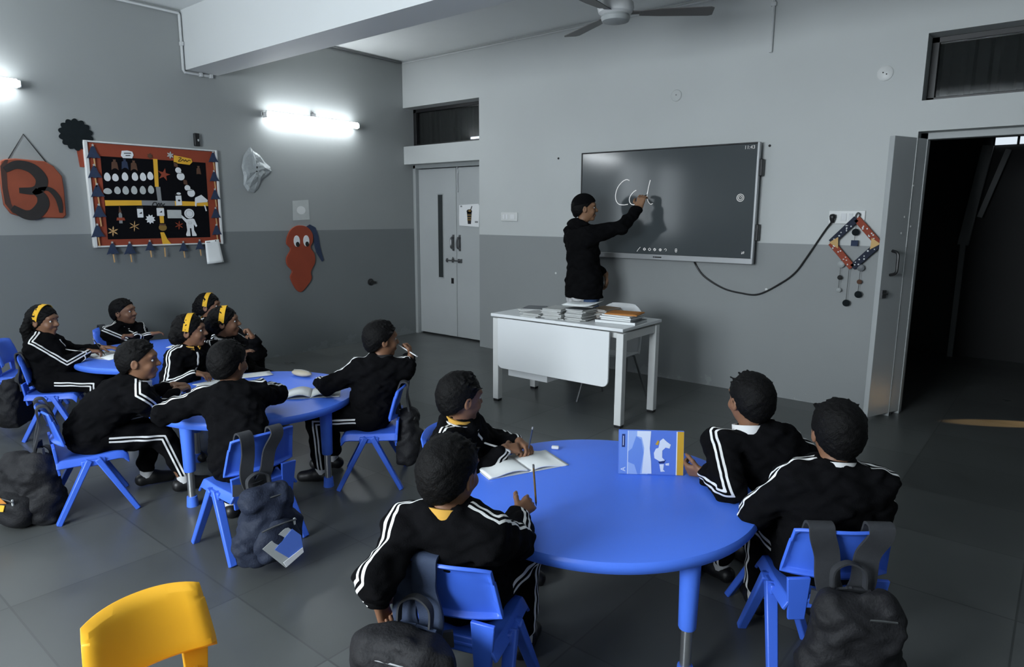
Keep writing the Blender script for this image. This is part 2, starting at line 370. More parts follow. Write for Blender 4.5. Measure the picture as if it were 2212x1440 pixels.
for i, (a, b) in enumerate(LWIN):
    w = MB(); xx = XL - 0.06
    for y in (a + 0.025, (a + b) / 2, b - 0.025): w.box((xx, y, 1.85), (0.05, 0.05, 1.5))
    for z in (1.125, 2.575): w.box((xx, (a + b) / 2, z), (0.05, b - a, 0.05))
    o = struct(w.build('window_%d' % (i + 3), M['frame'])); w = MB(); w.box((XL - 0.24, (a + b) / 2, 1.85), (0.01, b - a, 1.5)); w.build('pane', M['skyd'], o)
mb = MB(); y0, y1 = YF, YF + 0.25
slab(D1[1], D2[0], y0, y1, 0, ZC)
slab(XL, D1[1], y0, y1, T1, ZC); slab(XL, D1[1], y0, y1, DT, T0)
slab(D2[0], D2[1], y0, y1, T1, ZC); slab(D2[0], D2[1], y0, y1, DT, T0); slab(D2[1], XR, y0, y1, 0, ZC)
struct(mb.build('wall_front', M['front']))
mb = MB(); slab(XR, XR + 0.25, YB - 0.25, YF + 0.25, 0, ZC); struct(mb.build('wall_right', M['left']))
mb = MB()
BW0, BW1 = -3.45, -0.95
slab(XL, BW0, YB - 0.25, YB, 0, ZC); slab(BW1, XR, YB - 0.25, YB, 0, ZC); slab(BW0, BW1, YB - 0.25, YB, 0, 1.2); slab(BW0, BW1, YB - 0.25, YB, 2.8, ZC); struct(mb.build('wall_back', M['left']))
w = MB()
for x in (BW0 + 0.025, (BW0 + BW1) / 2, BW1 - 0.025): w.box((x, YB - 0.05, 2.0), (0.05, 0.05, 1.6))
for z in (1.225, 2.775): w.box(((BW0 + BW1) / 2, YB - 0.05, z), (BW1 - BW0, 0.05, 0.05))
o = struct(w.build('window_6', M['frame'])); w = MB(); w.box(((BW0 + BW1) / 2, YB - 0.24, 2.0), (BW1 - BW0, 0.01, 1.6)); w.build('pane', M['skyw'], o)
# ceiling beam
mb = MB(); slab(XL, XR, 3.16, 3.48, 2.872, ZC); o = struct(mb.build('trim_1', M['ceil'])); o.data.materials[0] = mat('beam_paint', (0.62, 0.64, 0.64), 0.6, noise=0.03, nscale=2)

# ---- closed double door on the left
yd = YF + RD
d = MB()
d.box((XL + 0.02, yd - 0.01, DT / 2), (0.05, 0.09, DT)); d.box(((D1[0] + D1[1]) / 2, yd - 0.01, DT - 0.02), (D1[1] - D1[0], 0.09, 0.05)); d.box((D1[1] - 0.02, yd - 0.01, DT / 2), (0.04, 0.09, DT))
door1 = struct(d.build('door_1', M['frame'], bevel=0.004))
SEAM = -5.885
for a, b in ((XL + 0.047, SEAM - 0.004), (SEAM + 0.004, D1[1] - 0.042)):
    l = MB(); l.box(((a + b) / 2, yd + 0.02, 0.015 + (DT - 0.06) / 2), (b - a, 0.045, DT - 0.075)); leaf = l.build('door_leaf', M['door'], door1, bevel=0.003)
    if a < -6.4:
        g = MB(); g.box((-6.16, yd - 0.003, 1.28), (0.105, 0.006, 1.06)); v = g.build('vision_frame', M['frame'], leaf, bevel=0.002)
        g = MB(); g.box((-6.16, yd - 0.007, 1.28), (0.078, 0.006, 1.03)); g.build('vision_panel', M['dglass'], leaf)
for sx in (-0.055, 0.055):
    h = MB(); h.tube(smooth_path([(SEAM + sx, yd, 1.13), (SEAM + sx, yd - 0.045, 1.15), (SEAM + sx * 0.9, yd - 0.05, 1.2), (SEAM + sx, yd - 0.045, 1.26), (SEAM + sx, yd, 1.28)], 6), 0.013, 8)
    h.box((SEAM + sx, yd - 0.003, 1.205), (0.035, 0.006, 0.2)); h.build('pull_handle', M['dsteel'], door1, smooth=True)
b = MB(); b.tube([(SEAM - 0.17, yd - 0.02, 0.985), (SEAM + 0.09, yd - 0.02, 0.985)], 0.009, 8)
for x in (-0.16, -0.06, 0.045, 0.085): b.box((SEAM + x, yd - 0.012, 0.985), (0.018, 0.024, 0.05))
b.tube([(SEAM - 0.03, yd - 0.02, 0.985), (SEAM - 0.03, yd - 0.045, 1.03)], 0.007, 6); b.build('slide_bolt', M['dsteel'], door1, smooth=True)
b = MB(); b.box((SEAM - 0.075, yd - 0.004, 0.73), (0.04, 0.008, 0.07)); b.lathe([(0.012, 0), (0.012, 0.012)], (SEAM - 0.075, yd - 0.004, 0.73), 10, Matrix.Rotation(PI / 2, 3, 'X')); b.build('lock_plate', M['bplast'], door1)
b = MB(); b.tube([(SEAM + 0.03, yd - 0.012, 1.82), (SEAM + 0.03, yd - 0.012, 2.12)], 0.009, 8); b.box((SEAM + 0.03, yd - 0.006, 1.86), (0.03, 0.012, 0.05)); b.box((SEAM + 0.03, yd - 0.006, 2.07), (0.03, 0.012, 0.05)); b.build('tower_bolt', M['steel'], door1, smooth=True)
def fanlight(n, x0, x1, light=False):
    w = MB(); yy = YF + RD
    for x in (x0 + 0.025, x1 - 0.025): w.box((x, yy, (T0 + T1) / 2), (0.05, 0.06, T1 - T0))
    for z in (T0 + 0.02, T1 - 0.02): w.box(((x0 + x1) / 2, yy, z), (x1 - x0, 0.06, 0.04))
    o = struct(w.build('window_%d' % n, M['bplast'], bevel=0.003))
    nx = 60; g = MB(); vs = []; fs = []
    for i in range(nx + 1):
        x = x0 + 0.05 + (x1 - x0 - 0.1) * i / nx; y = yy + 0.045 + 0.012 * math.sin(i * 1.15) + 0.006 * math.sin(i * 2.7)
        vs += [(x, y, T0 + 0.02), (x, y, T1 - 0.02)]
    for i in range(nx): fs.append((2 * i, 2 * i + 2, 2 * i + 3, 2 * i + 1))
    g.add(vs, fs); c = g.build('curtain', mat('grey_curtain', (0.045, 0.048, 0.048), 0.9), o, smooth=True)
    g = MB(); g.box(((x0 + x1) / 2, yy + 0.005, (T0 + T1) / 2), (x1 - x0 - 0.1, 0.006, T1 - T0 - 0.08))
    gm = bpy.data.materials.new('clear_glass'); gm.use_nodes = True; nt = gm.node_tree; bs = nt.nodes['Principled BSDF']
    bs.inputs['Roughness'].default_value = 0.05; bs.inputs['Transmission Weight'].default_value = 1.0; bs.inputs['IOR'].default_value = 1.45; bs.inputs['Base Color'].default_value = (0.6, 0.62, 0.62, 1)
    g.build('pane', gm, o)
    if light:
        g = MB(); g.box((x1 - 0.20, yy - 0.034, T0 + 0.055), (0.17, 0.004, 0.025)); g.build('sill_glint', M['sky'], o)  # glowing strip painted in for a bright reflection on the glass
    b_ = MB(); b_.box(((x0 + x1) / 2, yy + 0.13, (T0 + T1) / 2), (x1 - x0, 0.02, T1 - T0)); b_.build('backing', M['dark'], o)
fanlight(1, D1[0], D1[1], True); fanlight(2, D2[0], D2[1])

# ---- open door on the right: frame, one leaf swung into the room, the dark corridor behind it
d = MB()
d.box((D2[0] + 0.025, YF + 0.17, DT / 2), (0.05, 0.10, DT)); d.box((D2[1] - 0.025, YF + 0.17, DT / 2), (0.05, 0.10, DT)); d.box(((D2[0] + D2[1]) / 2, YF + 0.17, DT - 0.025), (D2[1] - D2[0], 0.10, 0.05))
door2 = struct(d.build('door_2', M['frame'], bevel=0.004))
ha, hb = Vector((-0.905, 6.0, 0)), Vector((-1.062, 5.60, 0)); dirv = (hb - ha).normalized(); nrm = Vector((-dirv.y, dirv.x, 0))
if nrm.x < 0: nrm = -nrm
l = MB(); R = Matrix((dirv, nrm, Vector((0, 0, 1)))).transposed(); mid = (ha + hb) / 2
l.box(mid + Vector((0, 0, 1.075)) - nrm * 0.022, ((hb - ha).length, 0.04, 2.10), R); leaf = l.build('door_leaf', M['door'], door2, bevel=0.003)
h = MB(); p = lambda u, out, z: ha + dirv * u + nrm * out + Vector((0, 0, z))
h.tube(smooth_path([p(0.33, 0, 1.12), p(0.33, 0.045, 1.14), p(0.33, 0.05, 1.2), p(0.33, 0.045, 1.28), p(0.33, 0, 1.30)], 6), 0.011, 8); h.build('pull_handle', M['bplast'], leaf, smooth=True)
h = MB(); h.box(p(0.40, 0.008, 0.98), (0.05, 0.016, 0.06), R); h.tube([p(0.36, 0.014, 0.98), p(0.43, 0.014, 0.98)], 0.008, 8); h.build('slide_bolt', M['dsteel'], leaf, smooth=True)
for u, z in ((0.22, 1.55), (0.13, 1.48), (0.24, 1.43), (0.15, 1.78)):
    h = MB(); h.lathe([(0.008, 0), (0.008, 0.003)], p(u, 0, z), 8, Matrix((dirv, Vector((0, 0, 1)), nrm)).transposed()); h.build('screw_cap', M['wplast'], leaf)
# corridor shell
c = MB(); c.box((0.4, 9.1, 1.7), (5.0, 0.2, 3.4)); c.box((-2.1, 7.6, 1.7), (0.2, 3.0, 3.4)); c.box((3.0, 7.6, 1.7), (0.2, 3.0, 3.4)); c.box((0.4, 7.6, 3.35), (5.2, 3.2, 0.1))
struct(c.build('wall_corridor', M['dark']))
c = MB(); c.box((-0.40, 8.985, 2.345), (0.72, 0.02, 0.075)); w5 = struct(c.build('window_5', M['sky'])); c = MB()
for x in (-0.76, -0.55, -0.04): c.box((x, 8.97, 2.345), (0.022, 0.03, 0.10))
c.build('mullion', M['bplast'], w5)
c = MB(); c.bar((-0.80, 8.9, 2.30), (-0.92, 8.9, 1.25), 0.10, 0.08, (0, 1, 0)); c.bar((-0.62, 8.9, 2.25), (-0.80, 8.9, 1.55), 0.05, 0.06, (0, 1, 0)); c.bar((-0.92, 8.9, 0), (-0.92, 8.9, 1.30), 0.05, 0.05)
tag(c.build('stair_post', mat('grey_stair_paint', (0.22, 0.23, 0.235), 0.6)), 'grey slanting stair post seen in the dark corridor beyond the open door', 'post')
sp = bpy.data.lights.new('corridor_sun', 'SPOT'); sp.energy = 900; sp.color = (1.0, 0.62, 0.26); sp.spot_size = math.radians(5.2); sp.spot_blend = 0.35; sp.shadow_soft_size = 0.01
so = bpy.data.objects.new('corridor_sun', sp); COL.objects.link(so); so.location = (1.55, 7.38, 0.52); so.rotation_euler = (Vector((-0.22, 6.22, 0)) - Vector(so.location)).to_track_quat('-Z', 'Y').to_euler()
lw = bpy.data.lights.new('corridor_fill', 'POINT'); lw.energy = 0.5; lw.color = (0.8, 0.9, 1.0); lw.shadow_soft_size = 0.2  # faint fill light added in the corridor, no fixture there
lo = bpy.data.objects.new('corridor_fill', lw); COL.objects.link(lo); lo.location = (0.9, 8.3, 2.9)

# ---- lit tube lamps on the left wall
def tube_lamp(y0, y1, z, label):
    t = thing('tube_light', label, 'light', (XL, (y0 + y1) / 2, z), 0, 'tube lights on the left wall'); L = y1 - y0
    b = MB(); b.box((0.025, 0, 0.01), (0.048, L, 0.05)); b.build('batten', M['wplast'], t, bevel=0.006)
    b = MB(); b.tube([(0.085, -L / 2 + 0.03, 0), (0.085, L / 2 - 0.03, 0)], 0.034, 14); b.build('lit_tube', M['tube'], t, smooth=True)
    for s in (-1, 1):
        b = MB(); b.box((0.06, s * (L / 2 - 0.012), 0), (0.08, 0.024, 0.055)); b.build('end_cap', M['wplast'], t, bevel=0.006)
    b = MB(); b.box((0.02, L * 0.02, 0.055), (0.03, 0.05, 0.05)); b.tube([(0.02, L * 0.02, 0.05), (0.012, L * 0.02, 0.09)], 0.008, 6); b.build('starter', M['dsteel'], t)
    return t
tube_lamp(3.915, 5.10, 2.555, 'lit fluorescent tube light above the red faced cutout, in full view')
tube_lamp(0.62, 1.815, 2.545, 'lit fluorescent tube light above the terracotta plaque, cut by the left picture edge')

# ---- conduits
def pipe(name, pts, r, label, m=None):
    b = MB(); b.tube(pts, r, 8); o = b.build(name, m or M['pvc'], smooth=True); tag(o, label, 'conduit'); return o
x = XL + 0.016
o = pipe('conduit', [(x, 1.0, 3.365), (x, 3.13, 3.365), (x, 3.138, 3.35), (x, 3.138, 2.87), (x, 3.15, 2.85), (x, 3.40, 2.85)], 0.013, 'white conduit running along the left wall and down beside the ceiling beam')
for yy, zz in ((2.5, 3.365), (3.138, 3.1), (3.30, 2.85), (3.40, 2.85)):
    c = MB(); c.box((XL + 0.018, yy, zz), (0.036, 0.03, 0.036)); c.build('clip', M['pvc'], o, bevel=0.004)
o = pipe('conduit', [(x, 3.5, 3.375), (x, 5.83, 3.375)], 0.010, 'thin conduit under the ceiling between the beam and the room corner', M['dsteel'])
y = YF - 0.014
o = pipe('conduit', [(XL + 0.03, y, 3.372), (-0.9, y, 3.372)], 0.009, 'long thin conduit along the top of the front wall behind the fan', M['pvc'])
o = pipe('conduit', [(-2.08, y, 3.36), (-2.08, y, 2.87)], 0.013, 'short white conduit dropping down the front wall above the screen')
c = MB(); c.box((-2.08, y, 3.24), (0.045, 0.028, 0.03)); c.build('clip', M['pvc'], o, bevel=0.004)

# ---- ceiling fan
fan = thing('ceiling_fan', 'white ceiling fan with dark blades hanging over the front of the room', 'fan', (-2.56, 4.19, ZC))
b = MB(); b.lathe([(0.0, 0), (0.055, 0), (0.05, -0.05), (0.03, -0.08)], (0, 0, 0), 24, cap=False); b.tube([(0, 0, -0.05), (0, 0, -0.42)], 0.016, 10); b.lathe([(0.02, -0.36), (0.055, -0.40), (0.05, -0.42)], (0, 0, 0), 24); b.build('down_rod', M['fan'], fan, smooth=True)
b = MB(); b.lathe([(0.03, -0.40), (0.08, -0.415), (0.118, -0.44), (0.124, -0.47), (0.115, -0.50), (0.09, -0.515)], (0, 0, 0), 36); b.build('motor_housing', M['fan'], fan, smooth=True)
b = MB(); b.lathe([(0.09, -0.512), (0.10, -0.53), (0.09, -0.555), (0.05, -0.565), (0.001, -0.567)], (0, 0, 0), 36); b.build('bottom_cover', M['frame'], fan, smooth=True)
for k in range(3):
    a = math.radians(33 + 120 * k); R = Matrix.Rotation(a, 3, 'Z') @ Matrix.Rotation(math.radians(-8), 3, 'X')
    vs = []; out = [(0.16, -0.035), (0.30, -0.06), (0.62, -0.068), (0.645, -0.05), (0.645, 0.05), (0.62, 0.064), (0.30, 0.05), (0.16, 0.035)]
    b = MB(); b.prism(out, Vector((0, 0, -0.508)), R @ Vector((1, 0, 0)), R @ Vector((0, 1, 0)), 0.005)
    b.prism([(0.09, -0.025), (0.2, -0.02), (0.2, 0.02), (0.09, 0.025)], Vector((0, 0, -0.503)), R @ Vector((1, 0, 0)), R @ Vector((0, 1, 0)), 0.006)
    b.build('blade', M['fand'], fan)

# ---- front wall fittings
def plate(name, label, x, z, w, h, parts=()):
    t = thing(name, label, 'switch plate', (x, YF, z)); b = MB(); b.box((0, -0.007, 0), (w, 0.013, h)); b.build('plate', M['wplast'], t, bevel=0.004)
    for px, pz, pw, ph in parts:
        b = MB(); b.box((px, -0.0155, pz), (pw, 0.006, ph)); b.build('rocker', M['cutout'], t, bevel=0.002)
    return t
plate('switch_plate', 'small white switch plate on the front wall beside the closed double door', -4.865, 1.53, 0.235, 0.095, ((-0.075, 0, 0.03, 0.05), (-0.03, 0, 0.03, 0.05), (0.05, 0, 0.06, 0.05)))
sw = plate('switch_plate', 'wide white socket plate right of the screen, with the black plug in it', -1.395, 1.545, 0.265, 0.105, ((-0.02, 0, 0.04, 0.06), (0.03, 0, 0.03, 0.06), (0.08, 0, 0.05, 0.06)))
t = thing('round_cover', 'round white ceiling-rose cover with dark holes, high between screen and open door', 'wall cover', (-1.22, YF, 2.605)); RX = Matrix.Rotation(PI / 2, 3, 'X')
b = MB(); b.lathe([(0.055, 0), (0.055, 0.008), (0.045, 0.014), (0.001, 0.015)], (0, 0, 0), 28, RX); b.build('disc', M['wplast'], t, smooth=True)
for dx, dz in ((-0.012, 0.005), (0.012, -0.008)):
    b = MB(); b.lathe([(0.005, 0), (0.005, 0.002)], (dx, -0.014, dz), 8, RX); b.build('hole', M['ink'], t)
t = thing('round_cover', 'round grey painted-over cover high above the screen', 'wall cover', (-2.91, YF, 2.62))
b = MB(); b.lathe([(0.052, 0), (0.052, 0.006), (0.046, 0.010), (0.038, 0.007), (0.001, 0.007)], (0, 0, 0), 28, RX); b.build('disc', M['front'], t, smooth=True)
b = MB(); b.lathe([(0.006, 0), (0.006, 0.003)], (0, -0.006, 0.005), 8, RX); b.build('hole', M['dsteel'], t)
for (hx, hz, lab, mm) in ((-2.04, 2.13, 'small dark anchor hole right of the screen top corner', 'ink'), (-4.21, 2.13, 'small dark anchor hole left of the screen', 'ink'), (-4.22, 0.94, 'small pale wall plug in the grey paint left of the teacher', 'wplast'), (-1.985, 0.93, 'small pale wall plug just above the hanging screen cable', 'wplast')):
    b = MB(); b.lathe([(0.011, 0), (0.011, 0.004), (0.001, 0.005)], (0, 0, 0), 10, RX); o = b.build('wall_plug', M[mm], origin=(0, 0, 0)); o.location = (hx, YF, hz); tag(o, lab, 'wall plug')

# ---- poster on the door
t = thing('poster', 'white paper poster of a drink cup taped across the closed double door', 'poster', (-5.66, YF + RD - 0.012, 1.54))
b = MB(); b.prism([(-0.165, 0.125), (0.15, 0.14), (0.168, 0.12), (0.16, -0.135), (-0.165, -0.12), (-0.17, -0.03)], (0, 0, 0), (1, 0, 0), (0, 0, 1), 0.002); b.build('sheet', M['cutout'], t)
b = MB()
b.prism([(-0.035, 0.045), (0.045, 0.045), (0.03, -0.10), (-0.02, -0.10)], (0, -0.002, 0), (1, 0, 0), (0, 0, 1), 0.002); b.prism(circ(0.045, 16, 0.025), (0.005, -0.002, 0.05), (1, 0, 0), (0, 0, 1), 0.002)
b.prism([(0.015, 0.06), (0.045, 0.115), (0.055, 0.11), (0.027, 0.055)], (0, -0.002, 0), (1, 0, 0), (0, 0, 1), 0.002); b.build('cup_print', M['dbrown'], t)
b = MB()
for z in (0.012, -0.02, -0.045): b.prism([(-0.028, z), (0.037, z), (0.036, z - 0.011), (-0.027, z - 0.011)], (0, -0.0042, 0), (1, 0, 0), (0, 0, 1), 0.001)
b.prism(circ(0.022, 12, 0.012), (0.012, -0.0042, 0.055), (1, 0, 0), (0, 0, 1), 0.001); b.build('yellow_print', M['gold'], t)
b = MB(); b.prism(rrect(0.05, 0.022, 0.004), (0.12, -0.002, -0.075), (1, 0, 0), (0, 0, 1), 0.001); b.prism(rrect(0.03, 0.02, 0.003), (-0.13, -0.002, 0.11), (1, 0, 0), (0, 0, 1), 0.001); b.build('small_print', M['gtape'], t)

# ---- interactive screen
TVY = YF - 0.075
tv = thing('interactive_screen', 'large dark interactive screen with handwriting, mounted on the front wall', 'screen', (-2.978, TVY, 1.652))
b = MB(); b.box((0, 0.035, 0.0), (1.70, 0.06, 0.96)); b.box((0, 0.06, 0), (0.9, 0.03, 0.5)); b.build('housing', M['bezelk'], tv, bevel=0.01)
b = MB(); tw, th = 1.775, 1.015
b.box((0, 0, th / 2 - 0.006), (tw, 0.03, 0.012)); b.box((-tw / 2 + 0.006, 0, 0), (0.012, 0.03, th)); b.build('black_bezel', M['bezelk'], tv, bevel=0.003)
b = MB(); b.box((tw / 2 - 0.008, 0, 0), (0.022, 0.034, th)); b.box((0, 0, -th / 2 + 0.022), (tw, 0.036, 0.05)); b.build('silver_bezel', M['bezel'], tv, bevel=0.004)
b = MB(); b.box((-0.007, -0.006, 0.018), (tw - 0.026, 0.008, th - 0.062)); b.build('display', M['screen'], tv)
b = MB(); b.box((0.0, -0.019, -th / 2 + 0.022), (0.07, 0.002, 0.012)); b.box((-0.045, -0.019, -th / 2 + 0.022), (0.012, 0.002, 0.014)); b.build('maker_mark', M['bezelk'], tv)
for z in (0.30, -0.24):
    b = MB(); b.box((tw / 2 + 0.005, 0.035, z), (0.04, 0.05, 0.14)); b.build('side_bracket', M['bplast'], tv, bevel=0.005)
ox, oz = 2.978, -1.652; ys = -0.0125
def ink(name, strokes, r, m):
    b = MB()
    for st in strokes:
        b.tube(smooth_path([(x_ + ox, ys, z_ + oz) for x_, z_ in st], 6), r, 6)
    b.build(name, m, tv, smooth=True)
ink('handwriting', [[(-3.312, 1.877), (-3.346, 1.887), (-3.393, 1.866), (-3.439, 1.815), (-3.46, 1.751), (-3.454, 1.696), (-3.422, 1.659), (-3.369, 1.65), (-3.321, 1.656)],
    [(-3.235, 1.785), (-3.253, 1.778), (-3.283, 1.753), (-3.306, 1.713), (-3.300, 1.672), (-3.27, 1.652), (-3.23, 1.655), (-3.202, 1.664), (-3.177, 1.671)],
    [(-3.092, 1.876), (-3.107, 1.816), (-3.119, 1.746), (-3.137, 1.693), (-3.153, 1.662)], [(-3.115, 1.77), (-3.119, 1.746), (-3.112, 1.693), (-3.085, 1.657), (-3.058, 1.661)]], 0.0033, M['chalk'])
ink('toolbar_icons', [[(-3.20, 1.222), (-3.17, 1.255)], [(-3.197, 1.22), (-3.206, 1.212)]]
    + [[(cx + a * 0.013, 1.236 + c_ * 0.012) for a, c_ in ((1, 0), (0, 1), (-1, 0), (0, -1), (1, 0))] for cx in (-3.125, -3.071, -3.018, -2.96)]
    + [[(-3.138, 1.236), (-3.112, 1.236)], [(-3.024, 1.242), (-3.01, 1.23)], [(-2.966, 1.236), (-2.954, 1.236)], [(-2.96, 1.241), (-2.96, 1.23)], [(-2.92, 1.238), (-2.908, 1.248), (-2.897, 1.238), (-2.905, 1.225)],
       [(-2.811, 1.245), (-2.801, 1.252), (-2.791, 1.245)], [(-2.811, 1.238), (-2.791, 1.238)], [(-2.808, 1.238), (-2.806, 1.222), (-2.796, 1.222), (-2.793, 1.238)], [(-2.19, 1.243), (-2.167, 1.243), (-2.173, 1.249)], [(-2.167, 1.233), (-2.19, 1.233), (-2.184, 1.227)]], 0.0017, M['chalk'])
ink('round_button', [[(-2.229 + 0.03 * math.cos(a), 1.704 + 0.03 * math.sin(a)) for a in [2 * PI * k / 16 for k in range(17)]], [(-2.229 + 0.017 * math.cos(a), 1.704 + 0.017 * math.sin(a)) for a in [2 * PI * k / 12 for k in range(13)]], [(-2.233, 1.704), (-2.225, 1.704)]], 0.004, M['icon'])
text_obj('clock_digits', '11:43', 0.042, M['icon'], Matrix.Translation((-2.175 + ox, ys, 2.118 + oz)) @ Matrix.Rotation(PI / 2, 4, 'X'), tv)

# ---- power cable of the screen
cb = thing('power_cable', 'black power cable drooping from the screen to the wall socket', 'cable', (-2.64, YF, 1.13))
pts = [(-2.62, -0.07, 1.16), (-2.64, -0.02, 1.12), (-2.55, -0.015, 1.01), (-2.37, -0.015, 0.915), (-2.2, -0.015, 0.882), (-2.04, -0.015, 0.885), (-1.85, -0.015, 1.0), (-1.75, -0.015, 1.09), (-1.68, -0.015, 1.2), (-1.55, -0.015, 1.43), (-1.502, -0.03, 1.50), (-1.495, -0.03, 1.525)]
b = MB(); b.tube(smooth_path([(a + 2.64, c, z - 1.13) for a, c, z in pts], 8), 0.0075, 8); b.build('cord', M['bplast'], cb, smooth=True)
b = MB(); b.lathe([(0.012, -0.05), (0.022, -0.02), (0.026, 0.0), (0.022, 0.012), (0.01, 0.02)], (1.148, -0.034, 0.42), 10); b.box((1.148, -0.03, 0.415), (0.04, 0.03, 0.04)); b.build('plug', M['bplast'], cb, smooth=True)

# ---- wall hanging (chime) below the socket
ch = thing('wall_hanging', 'diamond shaped beaded wall hanging with dangling discs beside the open door', 'wall hanging', (-1.315, YF - 0.035, 1.345))
b = MB(); b.tube(smooth_path([(0.0, 0, 0.185), (-0.01, 0.0, 0.205), (0.005, -0.01, 0.235), (0.02, 0, 0.222), (0.012, 0.006, 0.2)], 6), 0.005, 8); b.build('hook', M['dsteel'], ch, smooth=True)
A, B_, C_, D_ = Vector((0, 0, 0.19)), Vector((0.172, 0, 0)), Vector((0, 0, -0.19)), Vector((-0.172, 0, 0))
rng = random.Random(3)
for p0, p1, mm in ((A, B_, 'brown_r'), (B_, C_, 'navy'), (C_, D_, 'brown_r'), (D_, A, 'navy')):
    b = MB(); b.bar(p0, p1, 0.052, 0.014, (0, 1, 0)); fr = b.build('frame_bar', M['rust'] if mm == 'brown_r' else M['cov_d'] if False else M['bagnavy'], ch, bevel=0.003)
    b = MB()
    for k in range(9):
        t_ = rng.uniform(0.12, 0.92); q = p0.lerp(p1, t_); e = (p1 - p0).normalized(); sd = Vector((-e.z, 0, e.x)); q = q + sd * rng.uniform(-0.016, 0.016)
        b.ell(q + Vector((0, -0.009, 0)), (rng.uniform(0.004, 0.0075), 0.003, rng.uniform(0.004, 0.0075)), None, 8, 5)
    b.build('mirror_bead', M['cutout'], fr, smooth=True)
for sx in (-1, 1):
    b = MB(); b.prism([(sx * 0.185, 0), (sx * 0.12, 0.045), (sx * 0.115, -0.045)], (0, -0.009, 0), (1, 0, 0), (0, 0, 1), 0.002); b.build('corner_patch', M['gold'], ch)
def pendant(x, zs, top, mats):
    b = MB(); b.tube([(x, 0, top), (x - 0.003, 0, zs[-1])], 0.0018, 5); b.build('thread', M['ink'], ch)
    for z, (kind, mm) in zip(zs, mats):
        b = MB()
        if kind == 'disc': b.lathe([(0.001, -0.006), (0.022, -0.004), (0.0275, 0), (0.022, 0.004), (0.001, 0.006)], (x, 0, z), 18, RX)
        elif kind == 'small': b.lathe([(0.001, -0.006), (0.015, -0.004), (0.019, 0), (0.015, 0.004), (0.001, 0.006)], (x, 0, z), 14, RX)
        else: b.box((x, 0, z), (0.05, 0.012, 0.045))
        b.build('pendant', M[mm], ch, smooth=True)
pendant(0.0, (0.085, 0.0), 0.16, (('disc', 'wreath'), ('sq', 'navyp')))
pendant(-0.085, (-0.17, -0.275, -0.375), -0.09, (('disc', 'frame'), ('small', 'ink'), ('small', 'frame')))
pendant(0.06, (-0.19, -0.30, -0.40), -0.12, (('disc', 'cover_g'), ('small', 'brown'), ('disc', 'wreath')))
pendant(-0.022, (-0.475,), -0.19, (('disc', 'wreath'),))
# ------------------------------------------------------------------ left wall decorations (u = along the wall, v = up)
UW, VW = Vector((0, 1, 0)), Vector((0, 0, 1))
def lw(name, label, cat, y, z, group=None, off=0.0): return thing(name, label, cat, (XL + off, y, z), 0, group)
def flat(name, m, out, t, x0=0.0, th=0.004, du=0, dv=0):
    b = MB(); b.prism([(u + du, v + dv) for u, v in out], (x0, 0, 0), UW, VW, th); return b.build(name, m, t)

# terracotta plaque on a string
t = lw('wall_plaque', 'terracotta painted plaque with a dark swirl hanging by a string, left on the wall', 'wall plaque', 1.83, 1.74)
out = [(-0.17, 0.225), (-0.10, 0.235), (0.10, 0.225), (0.16, 0.19), (0.215, 0.11), (0.22, 0.0), (0.215, -0.21), (0.19, -0.235), (-0.10, -0.225), (-0.17, -0.20), (-0.21, -0.13), (-0.215, 0.0), (-0.21, 0.17), (-0.20, 0.21)]
b = MB(); b.prism(out, (0.004, 0, 0), UW, VW, 0.035); b.build('board', M['rust2'], t, bevel=0.008)
b = MB(); b.prism([(u, v) for u, v in [(-0.205, 0.17), (-0.17, 0.218), (-0.15, 0.222), (-0.168, 0.15), (-0.175, 0.0), (-0.165, -0.12), (-0.13, -0.205), (-0.16, -0.195), (-0.205, -0.12), (-0.21, 0.0)]], (0.039, 0, 0), UW, VW, 0.002); b.build('edge_shade', mat('maroon_shadow_paint', (0.05, 0.022, 0.016), 0.7, noise=0.3, nscale=8), t)  # shade along the plaque's curved left edge, painted as a dark strip
def swirl(pts, w):
    b = MB(); P = smooth_path([(0.0425, u, v) for u, v in pts], 8); n = len(P); b.ribbon(P, [Vector((0, 0, 0)) + Vector((1, 0, 0)).cross((P[min(n - 1, i + 1)] - P[max(0, i - 1)])) for i in range(n)], [w * (0.45 + 0.55 * math.sin(PI * (i + 1) / (n + 1))) for i in range(n)], 0.004); return b
swirl([(-0.18, 0.14), (-0.10, 0.185), (0.0, 0.165), (0.06, 0.09), (0.05, 0.02), (0.0, -0.015), (-0.10, -0.015)], 0.085).build('swirl', M['dbrown'], t)
swirl([(0.0, -0.01), (0.05, -0.06), (0.05, -0.13), (-0.01, -0.20), (-0.08, -0.205), (-0.16, -0.15)], 0.09).build('swirl', M['dbrown'], t)
swirl([(0.03, 0.0), (0.11, 0.0), (0.16, -0.06), (0.175, -0.13), (0.175, -0.19)], 0.042).build('swirl', M['dbrown'], t)
b = MB(); b.tube([(0.012, -0.14, 0.23), (0.012, -0.02, 0.43), (0.012, 0.12, 0.215)], 0.0045, 6); b.build('string', M['ink'], t)

# wreath head with paper strip
t = lw('paper_tree', 'round black scalloped paper tree with rust trunk beside the display board', 'paper craft', 2.19, 2.20)
n = 96; flat('crown', M['wreath'], [((0.112 + 0.020 * abs(math.sin(7 * 2 * PI * k / n / 1.0))) * math.cos(2 * PI * k / n), (0.112 + 0.020 * abs(math.sin(7 * 2 * PI * k / n))) * math.sin(2 * PI * k / n)) for k in range(n)], t, 0.003, 0.012)
flat('trunk', M['rust'], [(-0.01, -0.07), (0.10, -0.07), (0.09, -0.265), (0.005, -0.265)], t, 0.002, 0.006)

